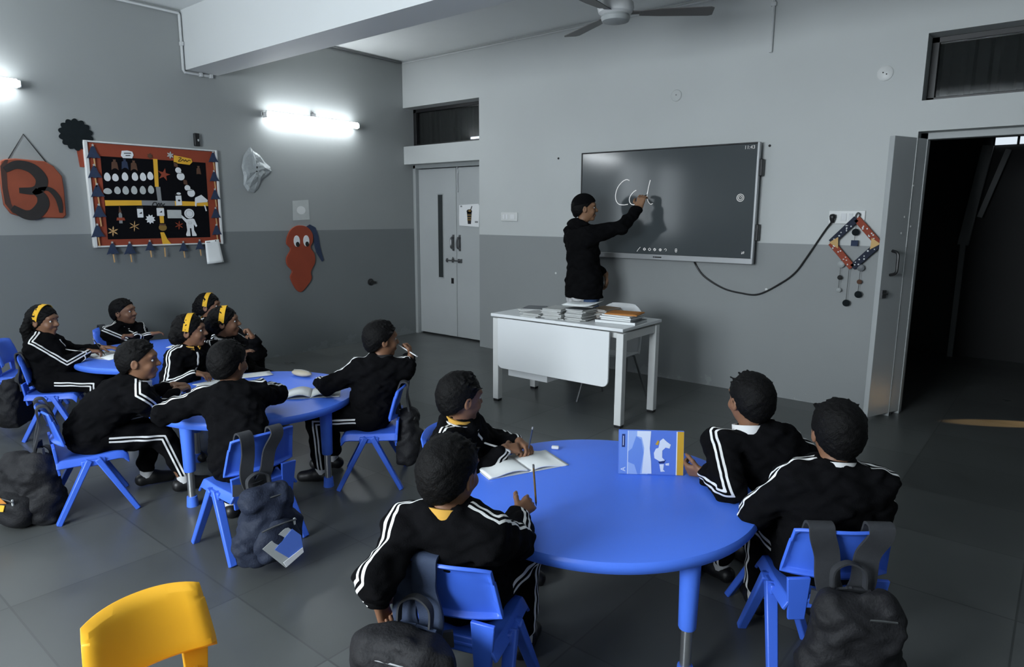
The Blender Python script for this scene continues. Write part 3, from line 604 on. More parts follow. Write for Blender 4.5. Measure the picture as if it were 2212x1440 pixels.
# display board
bd = lw('display_board', 'classroom display board with rust border and black felt hung on the left wall', 'display board', 2.815, 1.705)
fr = MB()
for (c_, d_) in (((0.02, -0.570, 0), (0.04, 0.030, 0.91)), ((0.02, 0.574, 0), (0.04, 0.022, 0.91)), ((0.02, 0, 0.448), (0.03, 1.17, 0.014)), ((0.02, 0, -0.446), (0.03, 1.17, 0.014))): fr.box(c_, d_)
fr.build('aluminium_frame', M['steel'] if False else M['wplast'], bd, bevel=0.004)
flat('border_paper', M['rust'], [(-0.57, -0.438), (0.57, -0.438), (0.57, 0.438), (-0.57, 0.438)], bd, 0.010, 0.015)
flat('felt_panel', M['felt'], [(-0.465, -0.385), (0.46, -0.385), (0.465, 0.33), (-0.46, 0.33)], bd, 0.0255, 0.002)
XB = XL + 0.029                                       # face of the board
def strip(name, m, pts, x0=0.0278): flat(name, m, [(a - 2.815, c - 1.705) for a, c in pts], bd, x0, 0.0012)
strip('divider_strip', M['ytape'], [(2.792, 2.04), (2.83, 2.04), (2.822, 1.79), (2.788, 1.79)]); strip('divider_strip', M['gtape'], [(2.795, 1.79), (2.835, 1.79), (2.838, 1.665), (2.802, 1.665)])
strip('divider_strip', M['ytape'], [(2.355, 1.66), (2.66, 1.665), (2.66, 1.62), (2.355, 1.612)]); strip('divider_strip', M['gtape'], [(2.66, 1.665), (2.956, 1.665), (2.956, 1.62), (2.66, 1.62)]); strip('divider_strip', M['ytape'], [(2.956, 1.665), (3.275, 1.66), (3.275, 1.622), (2.956, 1.62)])
strip('divider_strip', M['ytape'], [(2.805, 1.60), (2.845, 1.60), (2.842, 1.46), (2.807, 1.46)]); strip('divider_strip', M['ytape'], [(2.80, 1.375), (2.835, 1.375), (2.86, 1.31), (2.90, 1.255), (2.815, 1.25)], 0.0290)
def pin(name, label, cat, y, z, group=None): return thing(name, label, cat, (XB, y, z), 0, group)
ORD = ['first', 'second', 'third', 'fourth', 'fifth', 'sixth', 'seventh', 'eighth', 'ninth', 'tenth', 'eleventh', 'twelfth', 'thirteenth', 'fourteenth', 'fifteenth', 'sixteenth', 'seventeenth', 'eighteenth']
for row, items, rn in ((0, [(2.392, 1.861), (2.457, 1.859), (2.537, 1.87), (2.621, 1.874), (2.69, 1.875), (2.754, 1.886)], 'upper'), (1, [(2.384, 1.739), (2.464, 1.748), (2.532, 1.75), (2.604, 1.754), (2.678, 1.756), (2.75, 1.763)], 'lower')):
    for k, (y_, z_) in enumerate(items):
        wide = (row, k) == (1, 0); rw, rh = (0.034, 0.026) if wide else (0.026, 0.037 - 0.004 * (k in (1,)))
        pts = [(rw * math.cos(a) * (1 - 0.16 * math.sin(a)), rh * math.sin(a)) for a in [2 * PI * j / 20 for j in range(20)]]
        b = MB(); b.prism(pts, (0, 0, 0), UW, VW, 0.003); o = b.build('paper_egg', M['cutout'] if row == 0 else M['cutgrey']); o.location = (XB, y_, z_)
        tag(o, 'pale egg shaped paper cutout, %s from the left in the %s row on the board' % (ORD[k], rn), 'paper cutout', 'egg cutouts on the display board')
def tree(y_, z_, s, lab):
    t = thing('paper_tree', lab, 'paper craft', (XL + 0.041, y_, z_), 0, 'navy paper trees round the display board')
    flat('foliage', M['navyp'], [(-0.052 * s, -0.048 * s), (-0.02 * s, -0.040 * s), (0, -0.048 * s), (0.02 * s, -0.040 * s), (0.054 * s, -0.043 * s), (0.028 * s, 0.0), (0.014 * s, 0.045 * s), (0, 0.058 * s), (-0.014 * s, 0.04 * s), (-0.03 * s, 0)], t, 0.001, 0.004)
    flat('trunk_stick', M['wood'], [(-0.004, -0.045 * s), (0.006, -0.045 * s), (0.010, -0.118 * s), (0.001, -0.120 * s)], t, 0.0, 0.005)
    flat('star', M['cutgrey'], [((0.013 if k % 2 == 0 else 0.006) * math.sin(PI * k / 5), 0.058 * s + (0.013 if k % 2 == 0 else 0.006) * math.cos(PI * k / 5)) for k in range(10)], t, 0.0055, 0.001)
for k, (y_, z_) in enumerate([(2.295, 2.06), (2.29, 1.895), (2.298, 1.735), (2.296, 1.56), (2.268, 1.39)]): tree(y_, z_, 1.05, 'navy paper tree with stick trunk, %s from the top down the left board edge' % ORD[k])
for k, (y_, z_) in enumerate([(3.352, 2.086), (3.349, 1.904), (3.346, 1.73), (3.338, 1.549), (3.335, 1.385)]): tree(y_, z_, 0.95, 'navy paper tree with stick trunk, %s from the top down the right board edge' % ORD[k])
for k, (y_, z_) in enumerate([(2.374, 1.236), (2.517, 1.231), (2.692, 1.25), (2.85, 1.262), (2.997, 1.232), (3.156, 1.244)]):
    if k != 3: tree(y_, z_, 1.0 if k < 2 else 0.85, 'navy paper tree with stick trunk, %s from the left along the bottom board edge' % ORD[k - (k > 3)])
b = MB(); b.box((0.002, 0, 0), (0.006, 0.010, 0.085)); o = b.build('wood_stick', M['wood']); o.location = (XL + 0.041, 2.822, 1.19); tag(o, 'single bare wooden stick below the yellow strip at the bottom board edge', 'stick')
# labels
t = pin('title_card', 'white cloud shaped title card at the top left of the display board', 'card', 2.575, 2.062); flat('card', M['cutout'], [(-0.055, -0.012), (-0.04, -0.032), (0.035, -0.03), (0.05, 0.0), (0.042, 0.028), (0.0, 0.036), (-0.045, 0.03)], t, 0.0, 0.004)
flat('writing', M['ink'], [(-0.03, 0.014), (0.03, 0.018), (0.03, 0.011), (-0.03, 0.007)], t, 0.004, 0.001); flat('writing', M['ink'], [(-0.018, -0.006), (0.022, -0.002), (0.022, -0.009), (-0.018, -0.013)], t, 0.004, 0.001)
t = pin('title_card', 'yellow title card with black writing at the top right of the board', 'card', 3.062, 2.045); flat('card', M['ytape'], [(-0.088, -0.03), (0.06, -0.04), (0.088, -0.012), (0.08, 0.018), (-0.08, 0.04)], t, 0.0, 0.004)
b = MB(); b.tube(smooth_path([(0.005, u, v) for u, v in ((-0.04, 0.02), (-0.015, 0.02), (-0.045, -0.012), (-0.02, -0.01), (0.0, 0.008), (0.01, -0.01), (0.025, 0.006), (0.035, -0.012), (0.055, 0.004), (0.07, -0.004))], 5), 0.003, 5); b.build('writing', M['ink'], t)
def starburst(name, lab, y_, z_, r, m, n=6, w=0.008, x0=0.001):
    b = MB()
    for k in range(n):
        a = 2 * PI * k / n + 0.4; e = Vector((0, math.cos(a), math.sin(a))); p_ = Vector((0, -math.sin(a), math.cos(a)))
        b.prism([(0, -w * 0.4), (r * 0.6, -w), (r, 0), (r * 0.6, w), (0, w * 0.4)], (0.0004 * k, 0, 0), e, p_, 0.003)
    o = b.build(name, m); o.location = (XB + x0, y_, z_); tag(o, lab, 'paper cutout'); return o
starburst('paper_flower', 'white petalled paper flower near the middle of the lower left board panel', 2.721, 1.496, 0.045, M['cutout'], 9, 0.010)
starburst('stick_star', 'cream stick star in the bottom left corner of the felt', 2.396, 1.391, 0.046, M['wood'], 6, 0.006)
starburst('stick_star', 'thin stick star right of the rocket cutout on the felt', 2.578, 1.434, 0.048, M['wood'], 6, 0.004)
starburst('stick_star', 'reddish stick star left of the white figure on the felt', 2.978, 1.439, 0.042, M['rust'], 6, 0.005)
starburst('paper_flower', 'small pale flower at the top centre of the board beside the yellow card', 2.948, 2.083, 0.034, M['cutgrey'], 6, 0.007)
starburst('paper_flower', 'small brownish flower on the top border above the vertical yellow strip', 2.765, 2.064, 0.026, M['brown'], 6, 0.008)
st = MB(); st.prism([((0.058 if k % 2 == 0 else 0.022) * math.sin(PI * k / 5 + 0.25), (0.058 if k % 2 == 0 else 0.022) * math.cos(PI * k / 5 + 0.25)) for k in range(10)], (0, 0, 0), UW, VW, 0.004); o = st.build('paper_star', M['rust']); o.location = (XB, 2.877, 1.904); tag(o, 'rust paper star right of the vertical yellow strip', 'paper cutout')
for (a, c, hat, lab) in (((3.011, 1.949), (3.03, 1.894), (2.993, 1.995), 'upper white paper snowman with brown hat on the board'), ((3.085, 1.789), (3.117, 1.742), (3.071, 1.836), 'lower white paper snowman with brown hat on the board')):
    t = pin('paper_snowman', lab, 'paper cutout', c[0], c[1], 'paper snowmen on the display board')
    flat('belly', M['cutout'], circ(0.036), t, 0, 0.003); flat('head', M['cutout'], circ(0.027), t, 0.0005, 0.003, a[0] - c[0], a[1] - c[1])
    flat('hat', M['brown'], [(-0.018, -0.012), (0.018, -0.02), (0.012, 0.024), (-0.02, 0.03)], t, 0.001, 0.003, hat[0] - c[0], hat[1] - c[1])
    b = MB(); b.tube([(0.0045, a[0] - c[0] - 0.02, a[1] - c[1] - 0.026), (0.0045, 0.01, 0.028), (0.0045, 0.026, 0.034)], 0.0025, 5); b.build('scarf', M['ink'], t)
for k, (y_, z_, mm, lab) in enumerate([(2.462, 1.968, 'brown', 'brown paper doll at the top left of the felt'), (2.546, 1.977, 'navyp', 'navy paper doll between two brown dolls on the felt'), (2.621, 1.969, 'brown', 'brown paper doll right of the navy doll on the felt'), (3.206, 1.955, 'brown', 'small brown paper doll at the top right of the felt')]):
    s_ = 1.0 if k < 3 else 0.75; b = MB(); b.prism([(-0.03 * s_, -0.045 * s_), (-0.008, -0.03), (0.008, -0.03), (0.028 * s_, -0.045 * s_), (0.02 * s_, 0.02), (0.008, 0.03), (0.012, 0.045), (-0.012, 0.045), (-0.008, 0.03), (-0.024 * s_, 0.02)], (0, 0, 0), UW, VW, 0.003); o = b.build('paper_doll', M[mm]); o.location = (XB, y_, z_); tag(o, lab, 'paper cutout')
t = pin('paper_candle', 'white paper candle standing on the right yellow strip of the board', 'paper cutout', 2.993, 1.682); flat('candle', M['cutout'], [(-0.028, -0.06), (0.028, -0.055), (0.026, 0.035), (-0.026, 0.03)], t, 0.002, 0.003); flat('flame', M['cutout'], circ(0.02, 14, 0.011), t, 0.002, 0.003, 0.004, 0.052); flat('wick_block', M['bplast'], [(-0.03, 0.036), (0.03, 0.040), (0.03, 0.05), (-0.03, 0.05)], t, 0.001, 0.002); flat('mark', M['ink'], circ(0.012, 10, 0.009), t, 0.005, 0.001, 0.002, -0.012)
t = pin('paper_house', 'white folded paper house at the right end of the yellow strip', 'paper cutout', 3.213, 1.69); flat('house', M['cutout'], [(-0.065, -0.005), (-0.06, 0.01), (0.0, 0.038), (0.06, -0.012), (0.055, -0.03), (-0.05, -0.04), (-0.058, -0.075), (-0.068, -0.07)], t, 0.002, 0.003); flat('tail', M['cutout'], [(0.02, -0.06), (0.032, -0.06), (0.045, -0.115), (0.034, -0.118)], t, 0.001, 0.002)
t = pin('paper_figure', 'white paper figure in a round helmet with raised arm on the board', 'paper cutout', 3.083, 1.45)
flat('helmet', M['cutout'], circ(0.047, 24, 0.046), t, 0.001, 0.004, 0.0, 0.098); flat('body', M['cutout'], [(-0.03, 0.045), (-0.075, 0.085), (-0.085, 0.07), (-0.035, 0.01), (-0.03, -0.06), (-0.045, -0.10), (-0.04, -0.115), (-0.004, -0.115), (-0.006, -0.04), (0.010, -0.04), (0.014, -0.115), (0.055, -0.115), (0.055, -0.10), (0.035, -0.06), (0.035, 0.0), (0.055, -0.03), (0.068, -0.02), (0.045, 0.045), (0.03, 0.052)], t, 0.0, 0.003)
b = MB(); b.tube([(0.0055, 0.033 * math.cos(a), 0.098 + 0.031 * math.sin(a)) for a in [2 * PI * k / 18 for k in range(18)]], 0.0012, 4, True); b.tube([(0.0035, -0.012, 0.02), (0.0035, 0.012, 0.02), (0.0035, 0.012, 0.0), (0.0035, -0.012, 0.0)], 0.001, 4, True); b.build('drawn_line', M['ink'], t)
for (y_, z_, w_, h_, lab) in ((2.943, 1.543, 0.13, 0.078, 'blank pale card held by the white paper figure'), (2.638, 1.55, 0.05, 0.078, 'small white tag with a black mark below the left yellow strip'), (2.817, 1.562, 0.066, 0.072, 'white tag with a black mark at the centre of the board')):
    t = pin('paper_tag', lab, 'card', y_, z_); flat('card', M['cutout'] if w_ < 0.1 else M['cutgrey'], rrect(w_, h_, 0.004), t, 0.001, 0.003)
    if w_ < 0.1: flat('mark', M['ink'], [(-0.012, -0.004), (0.014, 0.012), (0.012, -0.006)], t, 0.004, 0.001); flat('clip', M['ink'], [(-0.03, h_ / 2), (0.03, h_ / 2 + 0.004), (0.024, h_ / 2 + 0.022), (-0.024, h_ / 2 + 0.018)], t, 0.001, 0.004)
t = pin('paper_rocket', 'small dark rocket cutout on the lower left felt panel', 'paper cutout', 2.469, 1.52); flat('hull', M['gtape'], [(-0.014, -0.06), (0.012, -0.06), (0.014, 0.02), (0.0, 0.045), (-0.014, 0.02)], t, 0.0, 0.003); flat('fin', M['rust'], [(-0.036, -0.035), (0.036, -0.035), (0.03, -0.01), (-0.03, -0.01)], t, 0.001, 0.003); flat('tip', M['brown'], [(-0.012, 0.035), (0.012, 0.035), (-0.002, 0.10)], t, 0.001, 0.003)
t = pin('paper_pot', 'brown and gold paper pot on the lower centre strip', 'paper cutout', 2.825, 1.418); flat('pot', M['gold'], circ(0.036, 18, 0.03), t, 0.002, 0.004); flat('rim', M['brown'], [(-0.03, 0.02), (0.03, 0.02), (0.026, 0.034), (-0.026, 0.034)], t, 0.003, 0.004)
b = MB(); P = smooth_path([(0.0032, u, v) for u, v in ((-0.055, -0.02), (-0.04, 0.012), (-0.015, 0.015), (-0.01, -0.012), (0.01, 0.012), (0.015, -0.012), (0.03, 0.012), (0.04, -0.01), (0.06, 0.008))], 5); b.tube(P, 0.0035, 5); o = b.build('board_lettering', M['ink']); o.location = (XB, 2.80, 1.632); tag(o, 'black handwritten word on the grey centre strip of the board', 'lettering')
# sheet hanging off the board corner
b = MB(); vs = []; fs = []
for i in range(9):
    for j in range(7):
        u, v = j / 6, i / 8; y_ = 3.205 + 0.14 * u + 0.03 * v * u - 0.0 * v; z_ = 1.285 - 0.225 * v + 0.012 * u
        vs.append((XL + 0.055 + 0.012 * v * v * (1 + math.sin(3 * u)), y_, z_))
for i in range(8):
    for j in range(6): a = i * 7 + j; fs.append((a, a + 1, a + 8, a + 7))
b.add(vs, fs); t = thing('hanging_sheet', 'loose white paper sheet pinned to the lower right corner of the board', 'paper', (0, 0, 0)); o = b.build('sheet', M['paper'], t, smooth=True); sm = o.modifiers.new('solid', 'SOLIDIFY'); sm.thickness = 0.001
b = MB(); b.ell((XL + 0.06, 3.31, 1.285), (0.006, 0.006, 0.006), None, 8, 6); b.build('pin', M['ink'], t)
b = MB(); b.box((XL + 0.0575, 3.235, 1.272), (0.001, 0.04, 0.005)); b.build('heading', M['ink'], t)
# black bracket, crumpled foil face, red face cutout, white paper, black plug
t = lw('wall_bracket', 'small black bracket on the wall above the display board', 'bracket', 3.215, 2.245); b = MB(); b.box((0.018, 0, 0), (0.035, 0.05, 0.12)); b.build('body', M['bplast'], t, bevel=0.005); b = MB(); b.ell((0.036, 0.008, -0.005), (0.004, 0.008, 0.012), None, 8, 6); b.build('screw', M['cutgrey'], t)
t = lw('foil_mask', 'crumpled silver foil face mask left of the tube light', 'mask', 3.81, 1.99)
out = [(-0.06, 0.215), (-0.04, 0.235), (-0.01, 0.20), (0.06, 0.16), (0.12, 0.09), (0.175, 0.045), (0.19, 0.0), (0.13, -0.05), (0.06, -0.10), (0.02, -0.18), (-0.03, -0.225), (-0.10, -0.215), (-0.135, -0.15), (-0.13, -0.06), (-0.15, 0.03), (-0.12, 0.14)]
bm = bmesh.new(); rg = random.Random(5); ctr = bm.verts.new((0.045, 0, 0)); rings = []
for s_, h_ in ((0.3, 0.040), (0.6, 0.034), (0.85, 0.022), (1.0, 0.006)):
    rings.append([bm.verts.new((h_ + rg.uniform(-0.008, 0.008), u * s_ + rg.uniform(-0.008, 0.008) * (s_ < 1), v * s_ + rg.uniform(-0.008, 0.008) * (s_ < 1))) for u, v in out])
n = len(out)
for k in range(n):
    bm.faces.new((ctr, rings[0][k], rings[0][(k + 1) % n]))
    for r0, r1 in zip(rings, rings[1:]): bm.faces.new((r0[k], r1[k], r1[(k + 1) % n], r0[(k + 1) % n]))
bmesh.ops.recalc_face_normals(bm, faces=bm.faces); me = bpy.data.meshes.new('foil'); bm.to_mesh(me); bm.free(); me.materials.append(M['silver']); o = bpy.data.objects.new('foil', me); COL.objects.link(o); o.parent = t
b = MB(); b.ell((0.046, 0.0, 0.03), (0.006, 0.008, 0.012), None, 8, 6); b.ell((0.044, -0.005, -0.01), (0.006, 0.012, 0.006), None, 8, 6); b.build('hole', M['ink'], t)
t = lw('paper_notice', 'plain cream notice paper above the red faced cutout', 'paper', 4.33, 1.60); flat('sheet', M['cutgrey'], [(-0.105, -0.12), (0.105, -0.11), (0.10, 0.105), (-0.10, 0.09)], t, 0.002, 0.003)
b = MB(); b.prism(circ(0.055, 20, 0.045), (0.0052, 0.0, -0.01), UW, VW, 0.001); b.build('print', M['wplast'], t)
t = lw('face_cutout', 'red felt face cutout with white eyes and long wavy beard on the left wall', 'wall cutout', 4.30, 1.10)
out = [(-0.17, 0.20), (-0.12, 0.28), (-0.03, 0.325), (0.08, 0.31), (0.15, 0.24), (0.155, 0.15), (0.12, 0.08), (0.165, 0.01), (0.17, -0.09), (0.11, -0.19), (0.115, -0.27), (0.04, -0.36), (-0.035, -0.41), (-0.10, -0.36), (-0.155, -0.24), (-0.13, -0.17), (-0.185, -0.10), (-0.19, -0.02), (-0.135, 0.07), (-0.18, 0.13)]
b = MB(); P = smooth_path([(u, v, 0) for u, v in out + [out[0]]], 5)[:-1]; b.prism([(p_.x, p_.y) for p_ in P], (0.004, 0, 0), UW, VW, 0.018); b.build('face', M['rust'], t, bevel=0.004)
for u in (-0.055, 0.065):
    flat('eye', M['cutout'], circ(0.038, 20, 0.062), t, 0.022, 0.005, u, 0.155); flat('pupil', M['ink'], circ(0.022, 16, 0.028), t, 0.027, 0.003, u + 0.006, 0.12)
flat('ponytail', M['navyp'], [(0.08, 0.31), (0.13, 0.335), (0.20, 0.30), (0.235, 0.20), (0.25, 0.08), (0.29, -0.07), (0.27, -0.085), (0.20, 0.02), (0.175, 0.12), (0.165, 0.22)], t, 0.003, 0.01)
t = lw('wall_fixture', 'small black fixture low on the left wall near the corner', 'wall fixture', 5.26, 0.73); b = MB(); RY = Matrix.Rotation(PI / 2, 3, 'Y'); b.lathe([(0.042, 0), (0.042, 0.012), (0.025, 0.02), (0.022, 0.03), (0.001, 0.031)], (0, 0, 0), 16, RY); b.box((0.012, 0.05, -0.01), (0.02, 0.05, 0.03)); b.build('body', M['bplast'], t, smooth=True)
# ------------------------------------------------------------------ child chairs: moulded shell on splayed A legs
def make_chair(mcol):
    t = thing('child_chair', '', 'chair')
    # seat pan, dished, with rolled edge
    def grid(fn, nu, nv, th_, name, m, par, flip=False):
        vs = []; fs = []
        for i in range(nu + 1):
            for j in range(nv + 1): vs.append(fn(i / nu * 2 - 1, j / nv * 2 - 1))
        for i in range(nu):
            for j in range(nv): a = i * (nv + 1) + j; fs.append((a, a + nv + 1, a + nv + 2, a + 1))
        b = MB(); b.add(vs, fs); o = b.build(name, m, par, smooth=True)
        s_ = o.modifiers.new('solid', 'SOLIDIFY'); s_.thickness = th_; s_.offset = 0
        bv = o.modifiers.new('bevel', 'BEVEL'); bv.width = 0.003; bv.segments = 2; bv.limit_method = 'ANGLE'
        return o
    def seat(u, v):
        x = 0.165 * u * (1 - 0.06 * max(0, v)); y = 0.16 * v
        e = max(abs(u), abs(v)); z = 0.318 - 0.012 * (1 - u * u) * (1 - v * v) - 0.035 * max(0, (abs(u) - 0.86) / 0.14) ** 1.5 - 0.03 * max(0, (v - 0.8) / 0.2) ** 1.5
        return (x, y, z)
    grid(seat, 16, 14, 0.012, 'seat', mcol, t)
    def back(u, v):
        a = 0.163 - 0.009 * v; x = a * u; z = 0.489 + 0.090 * v + (0.004 if v > 0.9 else 0) - 0.014 * abs(u) ** 3 * (v > 0.5)
        y = -0.165 - 0.025 * v + 0.045 * u * u
        k = max(0, (max(abs(u) - 0.86, (abs(v) - 0.84) * 0.9)) / 0.14); y -= 0.024 * min(1, k)
        return (x, y, z)
    grid(back, 20, 14, 0.011, 'backrest', mcol, t)
    for s_ in (-1, 1):
        b = MB(); b.bar((s_ * 0.125, -0.162, 0.40), (s_ * 0.118, -0.148, 0.245), 0.014, 0.075, (1, 0, 0), 0.012, 0.055); b.build('back_post', mcol, t, bevel=0.003)
    b = MB(); b.box((0, -0.151, 0.315), (0.25, 0.013, 0.05)); b.build('back_rail', mcol, t, bevel=0.004)
    for sx in (-1, 1):
        for sy in (-1, 1):
            b = MB(); b.bar((sx * 0.160, sy * 0.018, 0.305), (sx * 0.186, sy * 0.178, 0.0), 0.03, 0.042, (1, 0, 0), 0.026, 0.034)
            b.build('leg', mcol, t, bevel=0.005)
        b = MB(); b.box((sx * 0.158, 0, 0.288), (0.028, 0.11, 0.035)); b.build('leg_bracket', mcol, t, bevel=0.006)
    return t
def yaw_of(d): return math.atan2(d[1], d[0]) - PI / 2        # chair faces +Y in its own frame
CH = {}
chairs = [('A', (-5.42, 1.53), (.62, .78), 'blue child chair under the headband girl writing at the far left table'),
    ('B', (-6.17, 2.24), (1, .1), 'blue child chair against the left wall under the boy with folded arms'),
    ('C', (-5.60, 2.86), (.9, .2), 'blue child chair under the girl half hidden at the back by the wall'),
    ('D', (-4.49, 1.94), (1, .12), 'blue child chair under the headband girl with mustard collar'),
    ('E', (-4.62, 2.44), (.95, .1), 'blue child chair under the girl resting her chin on her hand'),
    ('F', (-3.905, 1.205), (.22, .975), 'blue child chair in side view under the boy leaning on the middle table'),
    ('G', (-2.895, 1.535), (-1, .0), 'blue child chair with the badge patched backpack on its back'),
    ('H', (-3.06, 2.42), (-.72, -.70), 'blue child chair of the boy chewing a pen, beside a dangling dark backpack'),
    ('I', (-2.0, 2.14), (.97, .22), 'blue child chair mostly hidden behind the boy writing in the open book'),
    ('J', (-1.345, 1.41), (-.33, .94), 'blue child chair in the front centre with navy straps over its backrest'),
    ('K', (-.71, 2.68), (-.95, .3), 'blue child chair hidden under the boy holding the picture book'),
    ('L', (-.555, 2.345), (-.60, .80), 'blue child chair at the right with wide charcoal straps over its backrest'),
    ('X', (-6.18, 1.56), (.55, .83), 'empty blue child chair cut off by the left picture edge')]
proto = make_chair(M['blue'])
for k, (n_, p_, d_, lab) in enumerate(chairs):
    if k == 0: o = proto; o.location = (*p_, 0); o.rotation_euler = (0, 0, yaw_of(d_)); tag(o, lab, 'chair', 'blue child chairs')
    else: o = dup(proto, (*p_, 0), yaw_of(d_), lab, 'blue child chairs')
    CH[n_] = o
yc = make_chair(M['yellow']); yc.scale = (0.92, 0.95, 0.985); yc.location = (-1.575, 0.61, 0); yc.rotation_euler = (0, 0, yaw_of((1, -0.05))); tag(yc, 'empty yellow child chair in the front left corner', 'chair')

# ------------------------------------------------------------------ round tables
def make_table(h=0.50):
    t = thing('round_table', '', 'table')
    b = MB(); b.lathe([(0.001, h - 0.035), (0.50, h - 0.035), (0.545, h - 0.048), (0.572, h - 0.045), (0.585, h - 0.028), (0.585, h - 0.012), (0.578, h - 0.002), (0.56, h), (0.30, h), (0.001, h)], (0, 0, 0), 96, cap=False); b.build('tabletop', M['blue2'], t, smooth=True)
    for k in range(4):
        a = PI / 2 * k; x, y = 0.505 * math.cos(a), 0.505 * math.sin(a)
        b = MB(); b.lathe([(0.036, h - 0.04), (0.034, h - 0.10), (0.030, 0.20), (0.028, 0.195)], (x, y, 0), 20); l = b.build('leg', M['blue2'], t, smooth=True)
        b = MB(); b.lathe([(0.019, 0.2), (0.019, 0.03)], (x, y, 0), 14); b.build('leg_tube', M['steel'], l, smooth=True)
        b = MB(); b.lathe([(0.026, 0.055), (0.030, 0.0)], (x, y, 0), 16); b.build('foot_cap', M['blue2'], l, smooth=True)
    return t
tb = make_table(); tb.location = (-1.31, 2.15, 0); tb.rotation_euler = (0, 0, math.radians(-23)); tag(tb, 'large blue round table in the front right with the picture book on it', 'table', 'blue round tables')
dup(tb, (-3.64, 2.02, 0), math.radians(17), 'blue round table in the middle with papers and a beige case', 'blue round tables')
dup(tb, (-5.33, 2.19, 0), math.radians(40), 'blue round table at the far left by the wall with one white notebook', 'blue round tables')

# ------------------------------------------------------------------ teacher's desk
dk = thing('teacher_desk', 'white desk with modesty panel and square legs, stacked with notebooks, below the screen', 'desk', (-3.03, 4.46, 0), math.radians(1.0))
DX, DY, DZ = 1.24, 0.62, 0.75
b = MB(); b.box((0, 0, DZ - 0.0125), (DX, DY, 0.025)); b.build('desk_top', M['desk'], dk, bevel=0.004)
for sx in (-1, 1):
    for sy in (-1, 1):
        b = MB(); b.box((sx * (DX / 2 - 0.035), sy * (DY / 2 - 0.05), 0.365), (0.058, 0.058, 0.69)); l = b.build('leg', M['deskleg'], dk, bevel=0.004)
        b = MB(); b.box((sx * (DX / 2 - 0.035), sy * (DY / 2 - 0.05), 0.01), (0.05, 0.05, 0.02)); b.build('foot', M['bplast'], l)
    b = MB(); b.box((sx * (DX / 2 - 0.035), 0, 0.68), (0.04, DY - 0.16, 0.058)); b.build('side_rail', M['deskleg'], dk, bevel=0.003)
b = MB(); b.box((0, DY / 2 - 0.06, 0.69), (DX - 0.13, 0.03, 0.04)); b.box((0, -DY / 2 + 0.06, 0.69), (DX - 0.13, 0.03, 0.04)); b.build('long_rail', M['deskleg'], dk, bevel=0.003)
b = MB(); W_, H_ = 1.05, 0.415; o_ = [(-W_ / 2, 0)] + [(-W_ / 2 + 0.05 - 0.05 * math.cos(a), -H_ + 0.05 - 0.05 * math.sin(a)) for a in [PI / 2 * k / 6 for k in range(7)]] + [(W_ / 2 - 0.05 + 0.05 * math.sin(a), -H_ + 0.05 - 0.05 * math.cos(a)) for a in [PI / 2 * k / 6 for k in range(7)]] + [(W_ / 2, 0)]
b.prism(o_, (-0.005, -DY / 2 - 0.002, DZ - 0.03), (1, 0, 0), (0, 0, 1), 0.018); b.build('modesty_panel', M['desk'], dk, bevel=0.003)
b = MB(); b.box((-0.28, -0.02, 0.445), (0.40, 0.46, 0.43)); dr = b.build('drawer_box', M['desk'], dk, bevel=0.004)
for z in (0.34, 0.55): b = MB(); b.box((-0.28, 0.215, z), (0.35, 0.016, 0.16)); b.build('drawer', M['desk'], dr, bevel=0.003)

# white teacher's chair
tc = thing('teacher_chair', 'white moulded chair with thin metal legs behind the white desk', 'chair', (-2.86, 4.83, 0), math.radians(183))
def shell(u, v):
    if v < 0: return (0.21 * u, 0.22 * (-v) - 0.02, 0.43 + 0.015 * u * u)
    return (0.215 * u * (1 - 0.18 * v * v * (abs(u) > 0.6)), -0.02 - 0.03 * v - 0.17 * v * 0.55 + 0.05 * u * u * v, 0.43 + 0.39 * v - 0.05 * (abs(u) ** 4) * v)
vs = []; fs = []; nu, nv = 16, 20
for i in range(nu + 1):
    for j in range(nv + 1): vs.append(shell(i / nu * 2 - 1, j / nv * 2 - 1))
for i in range(nu):
    for j in range(nv): a = i * (nv + 1) + j; fs.append((a, a + nv + 1, a + nv + 2, a + 1))
b = MB(); b.add(vs, fs); o = b.build('shell_seat', M['cutout'], tc, smooth=True); s_ = o.modifiers.new('solid', 'SOLIDIFY'); s_.thickness = 0.012
for sx in (-1, 1):
    for ya, yb in ((0.12, 0.24), (-0.02, -0.20)):
        b = MB(); b.tube([(sx * 0.12, ya * 0.6, 0.42), (sx * 0.17, ya, 0.40), (sx * 0.22, yb, 0.0)], 0.010, 8); b.build('leg', M['dsteel'], tc, smooth=True)

# ------------------------------------------------------------------ notebooks stacked on the desk
DZT = 0.7505
rs = random.Random(11)
def book(x, y, z, w, d, h, rz, cov, lab, group, name='notebook', pages='paper2'):
    t = thing(name, lab, 'book', (x, y, z), rz, group)
    b = MB(); b.box((0, 0, h / 2), (w - 0.006, d - 0.006, h - 0.0024)); b.build('pages', M[pages], t)
    b = MB(); b.box((0, 0, 0.0006), (w, d, 0.0012)); b.box((0, 0, h - 0.0006), (w, d, 0.0012)); b.box((-w / 2 + 0.0006, 0, h / 2), (0.0012, d, h)); b.build('cover', M[cov], t)
    return z + h + 0.0004
def nth(k, n):
    if k == n - 1: return 'topmost'
    if k == 0: return 'bottom one'
    return ORD[k] + ' from the bottom'
def stack(x, y, n, w, d, rz, covs, where, group, hs=(0.006, 0.009)):
    z = DZT
    for k in range(n):
        z = book(x + rs.uniform(-.012, .012), y + rs.uniform(-.012, .012), z, w, d, rs.uniform(*hs), rz + rs.uniform(-.12, .12), covs[k % len(covs)], 'notebook, %s of the %s' % (nth(k, n), where), group)
    return z
stack(-3.42, 4.42, 5, 0.17, 0.22, 0.35, ['cover_w', 'cover_g', 'cover_w'], 'low pile at the left end of the desk', 'notebooks at the left desk end')
